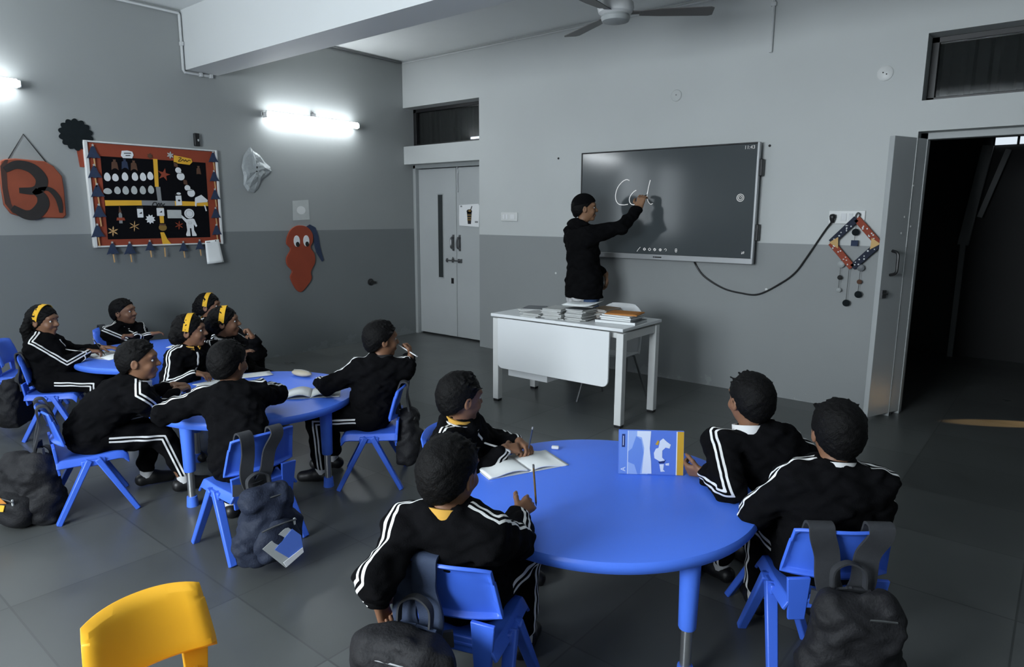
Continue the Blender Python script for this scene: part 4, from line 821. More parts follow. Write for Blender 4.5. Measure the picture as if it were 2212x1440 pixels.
stack(-3.26, 4.28, 4, 0.17, 0.21, 0.05, ['cover_w', 'paper2'], 'short pile in front of the low left pile', 'notebooks in the short front pile')
stack(-3.07, 4.30, 10, 0.17, 0.22, 0.08, ['paper2', 'cover_w', 'cover_w'], 'tall white pile left of the desk middle', 'notebooks in the tall white pile')
stack(-2.885, 4.34, 12, 0.16, 0.21, 0.02, ['cover_w', 'paper2', 'cover_w', 'cover_g'], 'tallest pile in the desk middle', 'notebooks in the tallest pile')
stack(-2.775, 4.53, 11, 0.16, 0.21, -0.2, ['cover_t', 'cover_t', 'cover_w'], 'brown edged pile behind the tallest pile', 'notebooks in the brown edged pile')
z = DZT
for k, (cv, h_, w_, d_, lab) in enumerate((('cover_g', 0.022, 0.33, 0.24, 'thick grey folder at the bottom of the pile at the right desk end'), ('cover_w', 0.014, 0.25, 0.21, 'white edged book on the thick grey folder, right desk end'), ('cover_g', 0.016, 0.27, 0.22, 'grey covered book in the middle of the right desk pile'), ('cover_w', 0.010, 0.25, 0.20, 'thin white book just under the orange folder'))):
    z = book(-2.585 + 0.004 * k, 4.44, z, w_, d_, h_, 0.12 - 0.05 * k, cv, lab, 'books in the right desk pile', 'book', 'paper')
t = thing('folder', 'orange card folder on top of the pile at the right desk end', 'folder', (-2.565, 4.46, z), 0.22); b = MB(); b.box((0, 0, 0.004), (0.25, 0.21, 0.008)); b.build('card', M['orange'], t, bevel=0.001); b = MB(); b.box((0.0, -0.005, 0.0095), (0.22, 0.17, 0.002)); b.build('flap', M['orange'], t)
t = thing('loose_papers', 'loose white sheets curling on top of the tallest notebook pile', 'paper', (-2.90, 4.36, DZT + 0.108), 0.3); b = MB()
for k in range(3):
    vs = []; fs = []
    for i in range(9):
        for j in range(5): u, v = i / 8 - 0.5, j / 4 - 0.5; vs.append((0.26 * u + 0.012 * k, 0.19 * v + 0.01 * k, 0.004 + 0.004 * k + 0.10 * u * u * u * (u > 0) * 4 * 0.3 + 0.02 * u * u))
    for i in range(8):
        for j in range(4): a = i * 5 + j; fs.append((a, a + 5, a + 6, a + 1))
    b.add(vs, fs)
o = b.build('sheets', M['paper'], t, smooth=True); s_ = o.modifiers.new('solid', 'SOLIDIFY'); s_.thickness = 0.0006
b = MB(); b.box((0, 0, 0.002), (0.24, 0.19, 0.003)); b.build('base_sheet', M['paper2'], t)

# ------------------------------------------------------------------ open books and papers on the tables
TZ = 0.5012
def open_book(x, y, rz, w, d, lab, lift=0.012, m='paper'):
    t = thing('open_notebook', lab, 'book', (x, y, TZ), rz)
    for s in (-1, 1):
        vs = []; fs = []; n = 12
        for i in range(n + 1):
            u = i / n; z_ = 0.004 + lift * math.sin(min(1, u * 1.25) * PI) * (0.8 if s < 0 else 1.0) * (1 - 0.35 * u)
            for yy in (-d / 2, 0, d / 2): vs.append((s * u * w, yy + 0.004 * math.sin(u * 5), z_))
        for i in range(n):
            for j in range(2): a = i * 3 + j; fs.append((a, a + 3, a + 4, a + 1))
        b = MB(); b.add(vs, fs); o = b.build('page_block', M[m], t, smooth=True); s_ = o.modifiers.new('solid', 'SOLIDIFY'); s_.thickness = 0.005; s_.offset = -1 if s > 0 else 1
    b = MB(); b.box((0, 0, 0.0008), (2 * w + 0.006, d + 0.006, 0.0014)); b.build('cover', M['cover_w'], t)
    return t
def sheet(x, y, rz, w, d, lab, z=TZ, name='paper_sheet', dog=0.0):
    t = thing(name, lab, 'paper', (x, y, z), rz); vs = []; fs = []
    for i in range(7):
        for j in range(5): u, v = i / 6 - .5, j / 4 - .5; vs.append((w * u, d * v, 0.002 + 0.006 * (u * u) + dog * max(0, u + v) ** 2))
    for i in range(6):
        for j in range(4): a = i * 5 + j; fs.append((a, a + 5, a + 6, a + 1))
    b = MB(); b.add(vs, fs); o = b.build('sheet', M['paper'], t, smooth=True); s_ = o.modifiers.new('solid', 'SOLIDIFY'); s_.thickness = 0.0016; s_.offset = 1
    return t
open_book(-1.715, 2.13, math.radians(66), 0.185, 0.20, 'open white notebook under the hands of the writing boy on the front table')
open_book(-3.37, 2.22, math.radians(52), 0.165, 0.19, 'open white notebook with one raised page beside the pen chewing boy', 0.022)
sheet(-3.80, 1.86, math.radians(25), 0.20, 0.14, 'white paper in front of the boy seen from behind at the middle table')
sheet(-4.06, 1.955, math.radians(100), 0.17, 0.12, 'white paper under the hand of the girl with mustard collar', name='paper_sheet')
sheet(-4.06, 2.25, math.radians(70), 0.22, 0.13, 'white paper at the far edge of the middle table', name='paper_sheet')
open_book(-5.46, 1.86, math.radians(20), 0.16, 0.20, 'open white notebook of the girl at the far left table')
sheet(-5.42, 2.36, math.radians(40), 0.12, 0.10, 'small white paper on the far left table near the folded arms boy', dog=0.15)
t = thing('pencil_case', 'soft beige pencil case on the middle table', 'pencil case', (-3.80, 2.44, TZ), math.radians(10)); b = MB(); b.ell((0, 0, 0.021), (0.085, 0.038, 0.021)); b.build('pouch', M['beige'], t, smooth=True); b = MB(); b.tube([(-0.07, 0, 0.036), (0, 0, 0.043), (0.07, 0, 0.036)], 0.003, 6); b.build('zip', M['gtape'], t, smooth=True)
t = thing('eraser', 'small white eraser on the front table near the open notebook', 'eraser', (-1.708, 2.385, TZ), 0.5); b = MB(); b.box((0, 0, 0.0075), (0.034, 0.02, 0.014)); b.build('rubber', M['cutout'], t, bevel=0.004)

# picture book held upright
pb = thing('picture_book', 'blue picture book with mustard spine held upright on the front table', 'book', (-1.228, 2.391, TZ), math.atan2(2.467 - 2.315, -1.122 + 1.333))
BW, BH = 0.262, 0.180
Rb = Matrix.Rotation(math.radians(-7), 3, 'X'); UB, VB = Vector((1, 0, 0)), Rb @ Vector((0, 0, 1)); NB = UB.cross(VB)     # NB points to the viewer's side
b = MB(); b.prism([(-BW / 2, 0), (BW / 2, 0), (BW / 2, BH), (-BW / 2, BH)], -NB * 0.010, UB, VB, 0.009); b.build('pages', M['paper'], pb)
b = MB(); b.prism([(-BW / 2 - 0.002, 0), (BW / 2 + 0.001, 0), (BW / 2 + 0.001, BH + 0.002), (-BW / 2 - 0.002, BH + 0.002)], -NB * 0.001, UB, VB, 0.0015); b.prism([(-BW / 2 - 0.002, 0), (BW / 2 + 0.001, 0), (BW / 2 + 0.001, BH + 0.002), (-BW / 2 - 0.002, BH + 0.002)], -NB * 0.012, UB, VB, 0.0015); cov = b.build('cover', M['cov_b'], pb)
def cp(name, m, out, lvl=0): b = MB(); b.prism([(u * BW / 2, v * BH) for u, v in out], NB * (0.0006 + 0.0003 * lvl), UB, VB, 0.0004); b.build(name, M[m], cov)
cp('mustard_band', 'cov_y', [(0.80, 0), (1, 0), (1, 1), (0.80, 1)], 1); cp('white_line', 'cov_w', [(0.77, 0), (0.80, 0), (0.80, 1), (0.77, 1)], 1); cp('pale_band', 'cov_m', [(-1, 0), (-0.74, 0), (-0.74, 1), (-1, 1)], 1); cp('white_line', 'cov_w', [(-0.74, 0), (-0.72, 0), (-0.72, 1), (-0.74, 1)], 2)
cp('sky_print', 'cov_l', [(-0.72, 0), (-0.1, 0), (-0.1, 1), (-0.72, 1)], 1); cp('water_print', 'cov_w', [(-0.28, 0.02), (0.02, 0.02), (0.0, 0.3), (-0.05, 0.6), (-0.02, 1), (-0.35, 1), (-0.22, 0.6)], 2)
cp('rock_print', 'cov_m', [(-0.72, 0.52), (-0.6, 0.60), (-0.48, 0.88), (-0.32, 0.80), (-0.24, 0.5), (-0.3, 0.2), (-0.34, 0.0), (-0.42, 0.0), (-0.52, 0.22), (-0.72, 0.28)], 2); cp('cloud_print', 'cov_w', [(-0.45, 0.88), (-0.3, 0.85), (-0.2, 1), (-0.45, 1)], 3)
cp('cloud_print', 'cov_w', [(0.22, 0.62), (0.26, 0.78), (0.36, 0.84), (0.48, 0.76), (0.60, 0.70), (0.56, 0.61), (0.44, 0.63), (0.34, 0.56), (0.34, 0.40), (0.42, 0.34), (0.36, 0.28), (0.24, 0.32), (0.10, 0.38), (0.08, 0.5), (0.14, 0.6)], 2); cp('leaf_print', 'cov_y', [(0.12, 0.70), (0.2, 0.80), (0.24, 0.76), (0.2, 0.68)], 3); cp('leaf_print', 'cov_d', [(0.22, 0.30), (0.42, 0.33), (0.46, 0.35), (0.40, 0.27), (0.26, 0.26)], 3); cp('foam_print', 'cov_w', [(0.26, 0.24), (0.40, 0.25), (0.38, 0.12), (0.44, 0.08), (0.30, 0.07)], 2); cp('foam_print', 'cov_w', [(0.44, 0.26), (0.56, 0.28), (0.56, 0.22), (0.46, 0.22)], 2)
cp('title_block', 'cov_d', [(-0.92, 0.62), (-0.82, 0.62), (-0.82, 0.92), (-0.92, 0.92)], 2); cp('title_line', 'cov_w', [(-0.885, 0.66), (-0.865, 0.66), (-0.865, 0.88), (-0.885, 0.88)], 3)
mA = Matrix((UB, VB, NB)).transposed().to_4x4(); text_obj('cover_letter', 'A', 0.028, M['cov_w'], Matrix.Translation(UB * (-0.86 * BW / 2) + VB * (0.11 * BH) + NB * 0.0015) @ mA @ Matrix.Rotation(PI / 2, 4, 'Z'), cov, 0.0002)

# ------------------------------------------------------------------ pencils
def pencil(a, b_, m, lab, r=0.0036, tip='ink', name='pencil'):
    a, b_ = Vector(a), Vector(b_); t = thing(name, lab, 'pencil', a); d_ = b_ - a; L = d_.length; e = d_ / L
    q = MB(); q.tube([e * 0.018, e * L], r, 8); q.build('barrel', m, t, smooth=True)
    q = MB(); q.tube([e * 0.0, e * 0.018], 0.0006, 8, r2=r); q.build('tip', M[tip], t, smooth=True)
    q = MB(); q.tube([e * (L - 0.012), e * L], r * 1.1, 8); q.build('end_cap', M['gtape'], t, smooth=True)
    return t
# ------------------------------------------------------------------ people: smooth bodies from blended volumes
A3 = lambda p: np.asarray(p, np.float64)
def nrm3(v): v = A3(v); return v / (np.linalg.norm(v) + 1e-12)
class Vol:
    def __init__(s, lo, hi, h):
        s.h = h; s.lo = A3(lo) - 3 * h; n = np.ceil((A3(hi) + 3 * h - s.lo) / h).astype(int) + 1
        s.n = n; s.F = np.full(n, 1.0, np.float32)
        s.ax = [(s.lo[i] + h * np.arange(n[i])).astype(np.float32) for i in range(3)]
    def sub(s, lo, hi):
        a = np.clip(np.floor((A3(lo) - s.lo) / s.h).astype(int), 0, s.n); b = np.clip(np.ceil((A3(hi) - s.lo) / s.h).astype(int) + 1, 0, s.n)
        sl = tuple(slice(a[i], b[i]) for i in range(3))
        return sl, (s.ax[0][sl[0]][:, None, None], s.ax[1][sl[1]][None, :, None], s.ax[2][sl[2]][None, None, :])
    def put(s, fn, lo, hi, k):
        m = k + 2.5 * s.h; sl, P = s.sub(A3(lo) - m, A3(hi) + m); a = s.F[sl]
        if a.size == 0: return
        b = fn(*P)
        if k > 0:
            t = np.clip(0.5 + 0.5 * (a - b) / k, 0, 1); s.F[sl] = a * (1 - t) + b * t - k * t * (1 - t)
        else: s.F[sl] = np.minimum(a, b)
    def cap(s, a, b, ra, rb, k=0.015):
        a, b = A3(a), A3(b); d = b - a; L2 = float(d @ d) + 1e-12
        def fn(X, Y, Z):
            x, y, z = X - a[0], Y - a[1], Z - a[2]; t = np.clip((x * d[0] + y * d[1] + z * d[2]) / L2, 0, 1)
            return np.sqrt((x - d[0] * t) ** 2 + (y - d[1] * t) ** 2 + (z - d[2] * t) ** 2) - (ra + (rb - ra) * t)
        r = max(ra, rb); s.put(fn, np.minimum(a, b) - r, np.maximum(a, b) + r, k); return s
    def ell(s, c, R, r, k=0.015, carve=False):
        c = A3(c); R = A3(R)
        def fn(X, Y, Z):
            x, y, z = X - c[0], Y - c[1], Z - c[2]
            q = [(x * R[0, i] + y * R[1, i] + z * R[2, i]) / r[i] for i in range(3)]
            k0 = np.sqrt(q[0] ** 2 + q[1] ** 2 + q[2] ** 2); k1 = np.sqrt((q[0] / r[0]) ** 2 + (q[1] / r[1]) ** 2 + (q[2] / r[2]) ** 2) + 1e-9
            return k0 * (k0 - 1) / k1
        m = max(r)
        if carve:
            sl, P = s.sub(c - m - 0.02, c + m + 0.02); a = s.F[sl]; b = -fn(*P); kk = max(k, 1e-4)
            t = np.clip(0.5 - 0.5 * (a - b) / kk, 0, 1); s.F[sl] = a * (1 - t) + b * t + kk * t * (1 - t)
        else: s.put(fn, c - m, c + m, k)
        return s
    def cut(s, fn):
        P = (s.ax[0][:, None, None], s.ax[1][None, :, None], s.ax[2][None, None, :]); s.F = np.maximum(s.F, fn(*P)).astype(np.float32); return s
    def ripple(s, amp, fr, ph=0.0):
        X, Y, Z = s.ax[0][:, None, None], s.ax[1][None, :, None], s.ax[2][None, None, :]
        w = (np.sin(X * fr + 2.1 * np.sin(Z * fr * 0.7 + ph) + ph) + np.sin(Y * fr * 1.1 + 1.7 * np.sin(Z * fr * 0.9 + ph * 2)) + np.sin(Z * fr * 1.3 + 2 * np.sin(X * fr * 0.6) + 2 * np.sin(Y * fr * 0.5 + ph)))
        s.F = (s.F + amp / 2 * w).astype(np.float32); return s
    def nets(s):
        F = s.F; I = F < 0; c = I[:-1, :-1, :-1].astype(np.int8); cn = []
        offs = [(i, j, k) for i in (0, 1) for j in (0, 1) for k in (0, 1)]
        tot = sum(I[i:F.shape[0] - 1 + i, j:F.shape[1] - 1 + j, k:F.shape[2] - 1 + k].astype(np.int8) for i, j, k in offs)
        idx = np.argwhere((tot > 0) & (tot < 8)); v = np.stack([F[idx[:, 0] + i, idx[:, 1] + j, idx[:, 2] + k] for i, j, k in offs], 1)
        acc = np.zeros((len(idx), 3)); cnt = np.zeros(len(idx)); O = A3(offs)
        for a in range(8):
            for b in range(a + 1, 8):
                if np.abs(O[a] - O[b]).sum() == 1:
                    mk = (v[:, a] < 0) != (v[:, b] < 0); t = v[:, a] / np.where(mk, v[:, a] - v[:, b], 1)
                    acc += np.where(mk[:, None], O[a] + (O[b] - O[a]) * t[:, None], 0); cnt += mk
        V = (idx + acc / cnt[:, None]) * s.h + s.lo
        G = np.full(tot.shape, -1, np.int32); G[tuple(idx.T)] = np.arange(len(idx)); Q = []
        for ax in range(3):
            o1, o2 = [(1, 2), (2, 0), (0, 1)][ax]
            sA = [slice(None)] * 3; sB = [slice(None)] * 3; sA[ax] = slice(0, -1); sB[ax] = slice(1, None)
            D = I[tuple(sA)] != I[tuple(sB)]; e = np.argwhere(D)
            e = e[(e[:, o1] > 0) & (e[:, o2] > 0) & (e[:, o1] < F.shape[o1] - 1) & (e[:, o2] < F.shape[o2] - 1)]
            if not len(e): continue
            ins = I[tuple(e.T)]; cs = []
            for d1, d2 in ((-1, -1), (0, -1), (0, 0), (-1, 0)):
                q = e.copy(); q[:, o1] += d1; q[:, o2] += d2; cs.append(G[tuple(q.T)])
            q = np.stack(cs, 1); q[~ins] = q[~ins][:, ::-1]; Q.append(q)
        return V, np.concatenate(Q)
    def obj(s, name, m, parent, xf=None, attr=None):
        V, Q = s.nets(); 
        if attr is not None: st = attr(V)
        if xf is not None: V = V @ xf[0].T + xf[1]
        me = mesh_np(name, V, Q); me.materials.append(m)
        if attr is not None:
            for an, av in zip(('stripe', 'outer'), st): a = me.attributes.new(an, 'FLOAT', 'POINT'); a.data.foreach_set('value', av.astype(np.float32))
        o = bpy.data.objects.new(name, me); COL.objects.link(o); o.parent = parent; return o

def ik(Sx, T, L1, L2, pole):
    Sx, T = A3(Sx), A3(T); d = T - Sx; D = np.linalg.norm(d); e = d / D; D2 = min(D, (L1 + L2) * 0.995); T = Sx + e * D2
    a = (L1 * L1 - L2 * L2 + D2 * D2) / (2 * D2); h = math.sqrt(max(L1 * L1 - a * a, 1e-6)); p = A3(pole); p = nrm3(p - e * (p @ e))
    return Sx + e * a + p * h, T
def rotmin(a, b, v):
    a, b = nrm3(a), nrm3(b); ax = np.cross(a, b); sn = np.linalg.norm(ax); cs = float(a @ b)
    if sn < 1e-6: return v
    ax /= sn; return v * cs + np.cross(ax, v) * sn + ax * (ax @ v) * (1 - cs)
def stripe_fn(paths):
    """signed distance across the seam that runs along each limb's outer side, and how far out the point faces"""
    def fn(V):
        best = np.full(len(V), 1e9); out = np.full(len(V), 1.0); side = np.zeros(len(V))
        for pts, ref in paths:
            pts = [A3(p) for p in pts]; ref = A3(ref); D = [nrm3(pts[i + 1] - pts[i]) for i in range(len(pts) - 1)]
            seg = np.zeros(len(V), int); ok = np.ones(len(V), bool)
            for i in range(1, len(pts) - 1): ok = ok & (((V - pts[i]) @ (D[i - 1] + D[i])) > 0); seg = np.where(ok, i, seg)
            pb = np.full(len(V), 1e9); pu = np.full(len(V), 1.0); pc = np.zeros(len(V))
            for i, d in enumerate(D):
                a = pts[i]; L = np.linalg.norm(pts[i + 1] - a)
                if i > 0: ref = rotmin(D[i - 1], d, ref)
                ref = nrm3(ref - d * (ref @ d)); sd = np.cross(d, ref); q = V - a; t = q @ d; tc = np.clip(t, 0, L)
                dist = np.linalg.norm(q - tc[:, None] * d, axis=1); x = q @ ref; y = q @ sd; hy = np.maximum(np.hypot(x, y), 1e-4)
                u = np.arctan2(y, x) * hy; cs = x / hy
                if i == 0: cs = np.where(t < 0.004, 0.0, cs)
                if i == len(D) - 1: cs = np.where(t > L, 0.0, cs)
                mk = seg == i; pb = np.where(mk, dist, pb); pu = np.where(mk, u, pu); pc = np.where(mk, cs, pc)
            mk = pb < best; best = np.where(mk, pb, best); out = np.where(mk, pu, out); side = np.where(mk, pc, side)
        side = np.where(best < 0.14, side, 0)
        return out, side
    return fn

def hand(v, W_, d, n, side, k, curl=(0.35, 0.4, 0.3), spread=0.05, thumb=0.5, rel=(1, 1, 1, 1)):
    """palm, four jointed fingers of unequal length and a side-set thumb"""
    d = nrm3(d); n = A3(n); n = nrm3(n - d * (n @ d)); a = np.cross(d, n) * side                 # a points to the thumb
    W_ = A3(W_)
    for o in (-0.020, -0.007, 0.007, 0.020): v.cap(W_ + d * 0.006 * k + a * o * 0.7 * k, W_ + d * 0.062 * k + a * o * k, 0.0125 * k, 0.0105 * k, 0.010 * k)
    for i, (o, L, r) in enumerate(((0.0235, 0.052, 0.0078), (0.0078, 0.058, 0.0080), (-0.008, 0.053, 0.0076), (-0.0225, 0.042, 0.0068))):
        p = W_ + d * 0.066 * k + a * o * k; dd = nrm3(d + a * spread * (1.5 - i)); ang = 0
        for c_, fr in zip(curl, (0.46, 0.30, 0.24)):
            ang += c_ * rel[i]; e = nrm3(dd * math.cos(ang) + n * math.sin(ang)); q = p + e * L * fr * k; v.cap(p, q, r * k, r * 0.93 * k, 0.0035 * k); p = q; r *= 0.93
    p = W_ + d * 0.018 * k + a * 0.022 * k
    for (x, y, z), L, r in (((0.55, 0.75, 0.25 * thumb), 0.034, 0.0105), ((0.80, 0.45, 0.8 * thumb), 0.024, 0.0088), ((0.90, 0.15, 0.9 * thumb), 0.019, 0.0078)):
        e = nrm3(d * x + a * y + n * z); q = p + e * L * k; v.cap(p, q, r * k, r * 0.9 * k, 0.006 * k); p = q

UP = A3((0, 0, 1))
def person(label, pel, yaw, sh, head, face, wr, wl, pr=None, pl=None, hr=None, hl=None, s=1.0, hs=1.0, z=0.395, hair='boy', band=False, collar=('white',), skin='skin',
           knees=None, group='schoolchildren in black tracksuits', h=0.0055, seed=0, lift=0.0, adult=False, feet=None):
    rg = random.Random(seed); P = A3((pel[0], pel[1], z)); root = thing('person', label, 'person', (pel[0], pel[1], 0), 0, group)
    off = A3((pel[0], pel[1], 0)); f = nrm3((yaw[0], yaw[1], 0)); r = np.cross(f, UP); fs = nrm3((sh[0], sh[1], 0)); rs_ = np.cross(fs, UP)
    Hc = A3(head); hf = nrm3(face); hr_ = nrm3(np.cross(hf, UP)); hu = np.cross(hr_, hf); RH = np.stack([hr_, hf, hu], 1)
    N = Hc - UP * (0.132 if not adult else 0.165) * hs - fs * 0.022 * s
    Q = P + UP * 0.12 * s + (N - P) * A3((0.30, 0.30, 0)); ch = Q + (N - Q) * 0.58
    fm = nrm3(f + fs + 1e-3); rm = np.cross(fm, UP); Rp = np.stack([r, f, UP], 1)
    sp = nrm3(N - Q); Rm_f = nrm3(fm - sp * (fm @ sp)); Rm = np.stack([np.cross(Rm_f, sp), Rm_f, sp], 1); Rs_f = nrm3(fs - sp * (fs @ sp)); Rs = np.stack([np.cross(Rs_f, sp), Rs_f, sp], 1)
    sw = (0.124 if not adult else 0.128) * s
    SR = N + rs_ * sw - UP * 0.042 * s; SL = N - rs_ * sw - UP * 0.042 * s; L1, L2 = 0.205 * s, 0.185 * s
    ER, WR = ik(SR, wr, L1, L2, pr if pr is not None else rs_ * 0.7 - UP * 0.7 - fs * 0.2); EL, WL = ik(SL, wl, L1, L2, pl if pl is not None else -rs_ * 0.7 - UP * 0.7 - fs * 0.2)
    HR = P + r * 0.066 * s - UP * 0.01; HL = P - r * 0.066 * s - UP * 0.01
    if knees is None: knees = (HR + f * 0.30 * s + r * 0.03 - UP * 0.015, HL + f * 0.30 * s - r * 0.03 - UP * 0.015)
    knees = [A3(k_) for k_ in knees]
    if feet is None: feet = [k_ * A3((1, 1, 0)) + UP * 0.075 * s - f * 0.02 + (r if i == 0 else -r) * 0.01 for i, k_ in enumerate(knees)]
    feet = [A3(p_) for p_ in feet]
    # --- body (skin): one continuous surface
    allp = np.stack([P, N, Hc, SR, SL, ER, EL, WR, WL, HR, HL, *knees, *feet]); v = Vol(allp.min(0) - 0.17 * s, allp.max(0) + 0.15 * s, h)
    v.ell(P, Rp, (0.112 * s, 0.09 * s, 0.08 * s), 0); v.ell(Q, Rm, (0.10 * s, 0.075 * s, 0.12 * s), 0.05 * s); v.ell(ch, Rs, (0.112 * s, 0.08 * s, 0.12 * s), 0.05 * s)
    v.cap(N - UP * 0.04 * s, Hc - UP * 0.05 * hs - hf * 0.012 * hs, 0.040 * s, 0.040 * hs, 0.03 * s)
    for Sx, E_, W_ in ((SR, ER, WR), (SL, EL, WL)):
        v.cap(N - UP * 0.035 * s, Sx, 0.035 * s, 0.042 * s, 0.04 * s); v.cap(Sx, E_, 0.040 * s, 0.032 * s, 0.03 * s); v.cap(E_, W_, 0.033 * s, 0.0205 * s, 0.012 * s)
    for Hp, K, A_ in ((HR, knees[0], feet[0]), (HL, knees[1], feet[1])):
        v.cap(Hp, K, 0.066 * s, 0.048 * s, 0.04 * s); v.cap(K, A_, 0.047 * s, 0.030 * s, 0.02 * s); v.cap(A_ - UP * 0.03 * s, A_ + f * 0.10 * s - UP * 0.045 * s, 0.028 * s, 0.022 * s, 0.02 * s)
    # head
    hp = lambda x, y, z_: Hc + RH @ (A3((x, y, z_)) * hs)
    E_ = lambda c_, r_, k_=0.012, carve=False, R=None: v.ell(hp(*c_), RH if R is None else R, tuple(q * hs for q in r_), k_ * hs, carve)
    E_((0, -0.004, 0.016), (0.073, 0.090, 0.080), 0.02); E_((0, 0.022, -0.045), (0.054, 0.060, 0.056), 0.03); E_((0, 0.062, -0.086), (0.020, 0.018, 0.016), 0.02)
    E_((0.034, 0.058, -0.030), (0.024, 0.022, 0.022), 0.015); E_((-0.034, 0.058, -0.030), (0.024, 0.022, 0.022), 0.015); E_((0, 0.072, 0.028), (0.050, 0.016, 0.012), 0.015)
    for sx in (-1, 1): E_((sx * 0.030, 0.090, 0.004), (0.017, 0.014, 0.011), 0.010, True)
    v.cap(hp(0, 0.080, 0.008), hp(0, 0.099, -0.022), 0.008 * hs, 0.011 * hs, 0.010 * hs); E_((0.011, 0.088, -0.026), (0.009, 0.010, 0.008), 0.005); E_((-0.011, 0.088, -0.026), (0.009, 0.010, 0.008), 0.005)
    E_((0, 0.079, -0.054), (0.021, 0.012, 0.009), 0.006); E_((0, 0.077, -0.064), (0.017, 0.011, 0.008), 0.006)
    for sx in (-1, 1): E_((sx * 0.076, -0.006, -0.010), (0.009, 0.019, 0.029), 0.004); E_((sx * 0.085, -0.002, -0.010), (0.006, 0.010, 0.018), 0.004, True)
    # hands
    k_h = 1.0 * s * (0.95 if not adult else 0.98)
    for (W_, E2, hh, sd) in ((WR, ER, hr, 1), (WL, EL, hl, -1)):
        hh = hh or {}; dd = A3(hh.get('d', W_ - E2)); nn = A3(hh.get('n', (0, 0, -1))); hand(v, W_, dd, nn, sd, k_h, hh.get('curl', (0.35, 0.4, 0.3)), hh.get('spread', 0.05), hh.get('thumb', 0.5), hh.get('rel', (1, 1, 1, 1)))
    v.cut(lambda X, Y, Z: 0.004 - Z)
    T0_ = -off
    body = v.obj('body', M[skin], root, (np.eye(3), T0_))
    hd = lambda c_, r_, nm, mm, par=None: (lambda b_: b_.build(nm, M[mm], par or body, smooth=True))(MB().ell(hp(*c_) - off, [q * hs for q in r_], Matrix(RH.tolist()), 12, 8))
    for sx in (-1, 1):
        e_ = hd((sx * 0.030, 0.0700, 0.003), (0.0115, 0.0105, 0.0075), 'eye', 'eyew'); hd((sx * 0.030, 0.0782, 0.003), (0.0060, 0.0032, 0.0062), 'iris', 'iris', None)
        b_ = MB(); b_.tube([hp(sx * (0.016 + 0.01 * q), 0.0865 - 0.0016 * q * q * 1.2, 0.0245 + 0.0022 * q - 0.0011 * q * q) - off for q in range(4)], 0.0026 * hs, 6); b_.build('eyebrow', M['hair'], body, smooth=True)
    hd((0, 0.0865, -0.0575), (0.0185, 0.0048, 0.0058), 'mouth', 'lip')
    # --- hair in the head's own frame
    hv = Vol((-0.125, -0.165, -0.20), (0.125, 0.125, 0.155), 0.0042); I3 = np.eye(3)
    girl = hair != 'boy' and hair != 'teacher'
    hv.ell((0, -0.013, 0.022), I3, (0.0835, 0.100, 0.0915), 0)
    hv.ell((0, -0.045, -0.020), I3, (0.066, 0.058, 0.070), 0.03)
    if hair == 'boy':
        for _ in range(110):
            a = rg.uniform(0, 2 * PI); q = rg.uniform(0.1, 0.95); x, y = 0.072 * q * math.cos(a), -0.012 + 0.086 * q * math.sin(a); zt = 0.023 + 0.086 * math.sqrt(max(0, 1 - q * q)); g = rg.uniform(-0.02, 0.02)
            hv.cap((x, y, zt - 0.012), (x + g + x * 0.15, y + 0.016 + rg.uniform(-0.014, 0.014), zt + rg.uniform(-0.003, 0.004)), 0.009, 0.0025, 0.008)
    hv.ripple(0.0016, 70, seed); hv.ripple(0.0012, 260, seed + 1)
    zo = {'boy': 0.0, 'teacher': 0.0}.get(hair, -0.034)
    hv.cut(lambda X, Y, Z: 0.78 * Y - 0.62 * Z - 0.027 + 0.004 * np.sin(X * 130 + seed) + 0.003 * np.sin(X * 310 + 2 * seed)); hv.cut(lambda X, Y, Z: (-0.016 + zo + (1.0 if not girl else 0.6) * (Y + 0.01) - Z) / 1.4)
    if girl:
        if hair == 'loops':
            for sx in (-1, 1):
                hv.cap((sx * 0.074, -0.050, 0.02), (sx * 0.086, -0.068, -0.06), 0.026, 0.030, 0.02); hv.cap((sx * 0.086, -0.068, -0.06), (sx * 0.078, -0.070, -0.145), 0.030, 0.018, 0.015); hv.cap((sx * 0.088, -0.05, 0.0), (sx * 0.08, -0.045, -0.12), 0.018, 0.014, 0.012)
        elif hair == 'bun':
            for sx in (-1, 1): hv.ell((sx * 0.048, -0.082, -0.03), I3, (0.042, 0.040, 0.055), 0.02)
        elif hair == 'tail': hv.cap((0, -0.10, 0.0), (0, -0.125, -0.11), 0.036, 0.020, 0.02)
        hv.ripple(0.002, 180, seed)
    hair_o = hv.obj('hair', M['hair'], root, (RH * hs, Hc + T0_))
    tl = lambda q: 0.012 - 0.036 * (1 - math.cos(q)) * 0.5
    ring = lambda a0, a1, n_, y0, rx, rz, zc: [hp(rx * math.sin(a0 + (a1 - a0) * i / n_), tl(a0 + (a1 - a0) * i / n_) + 0 * y0, zc + rz * math.cos(a0 + (a1 - a0) * i / n_)) - off for i in range(n_ + 1)]
    if band:
        b_ = MB(); b_.ribbon(ring(-1.72, 1.72, 30, 0.006, 0.0838, 0.0930, 0.021), Vector(hf.tolist()), 0.036 * hs, 0.003 * hs); b_.build('headband', M['band'], root, smooth=True)
        b_ = MB()
        for sx in (-1, 1): b_.ell(hp(sx * 0.080, -0.045, -0.012) - off, (0.012, 0.016, 0.014), Matrix(RH.tolist()), 10, 7)
        if hair == 'loops': b_.build('ribbon_bow', M['rust'], root, smooth=True)
    # --- jacket
    jp = np.stack([P, N, SR, SL, ER, EL, WR, WL]); jk = Vol(jp.min(0) - 0.19 * s, jp.max(0) + 0.11 * s, max(0.0062, h))
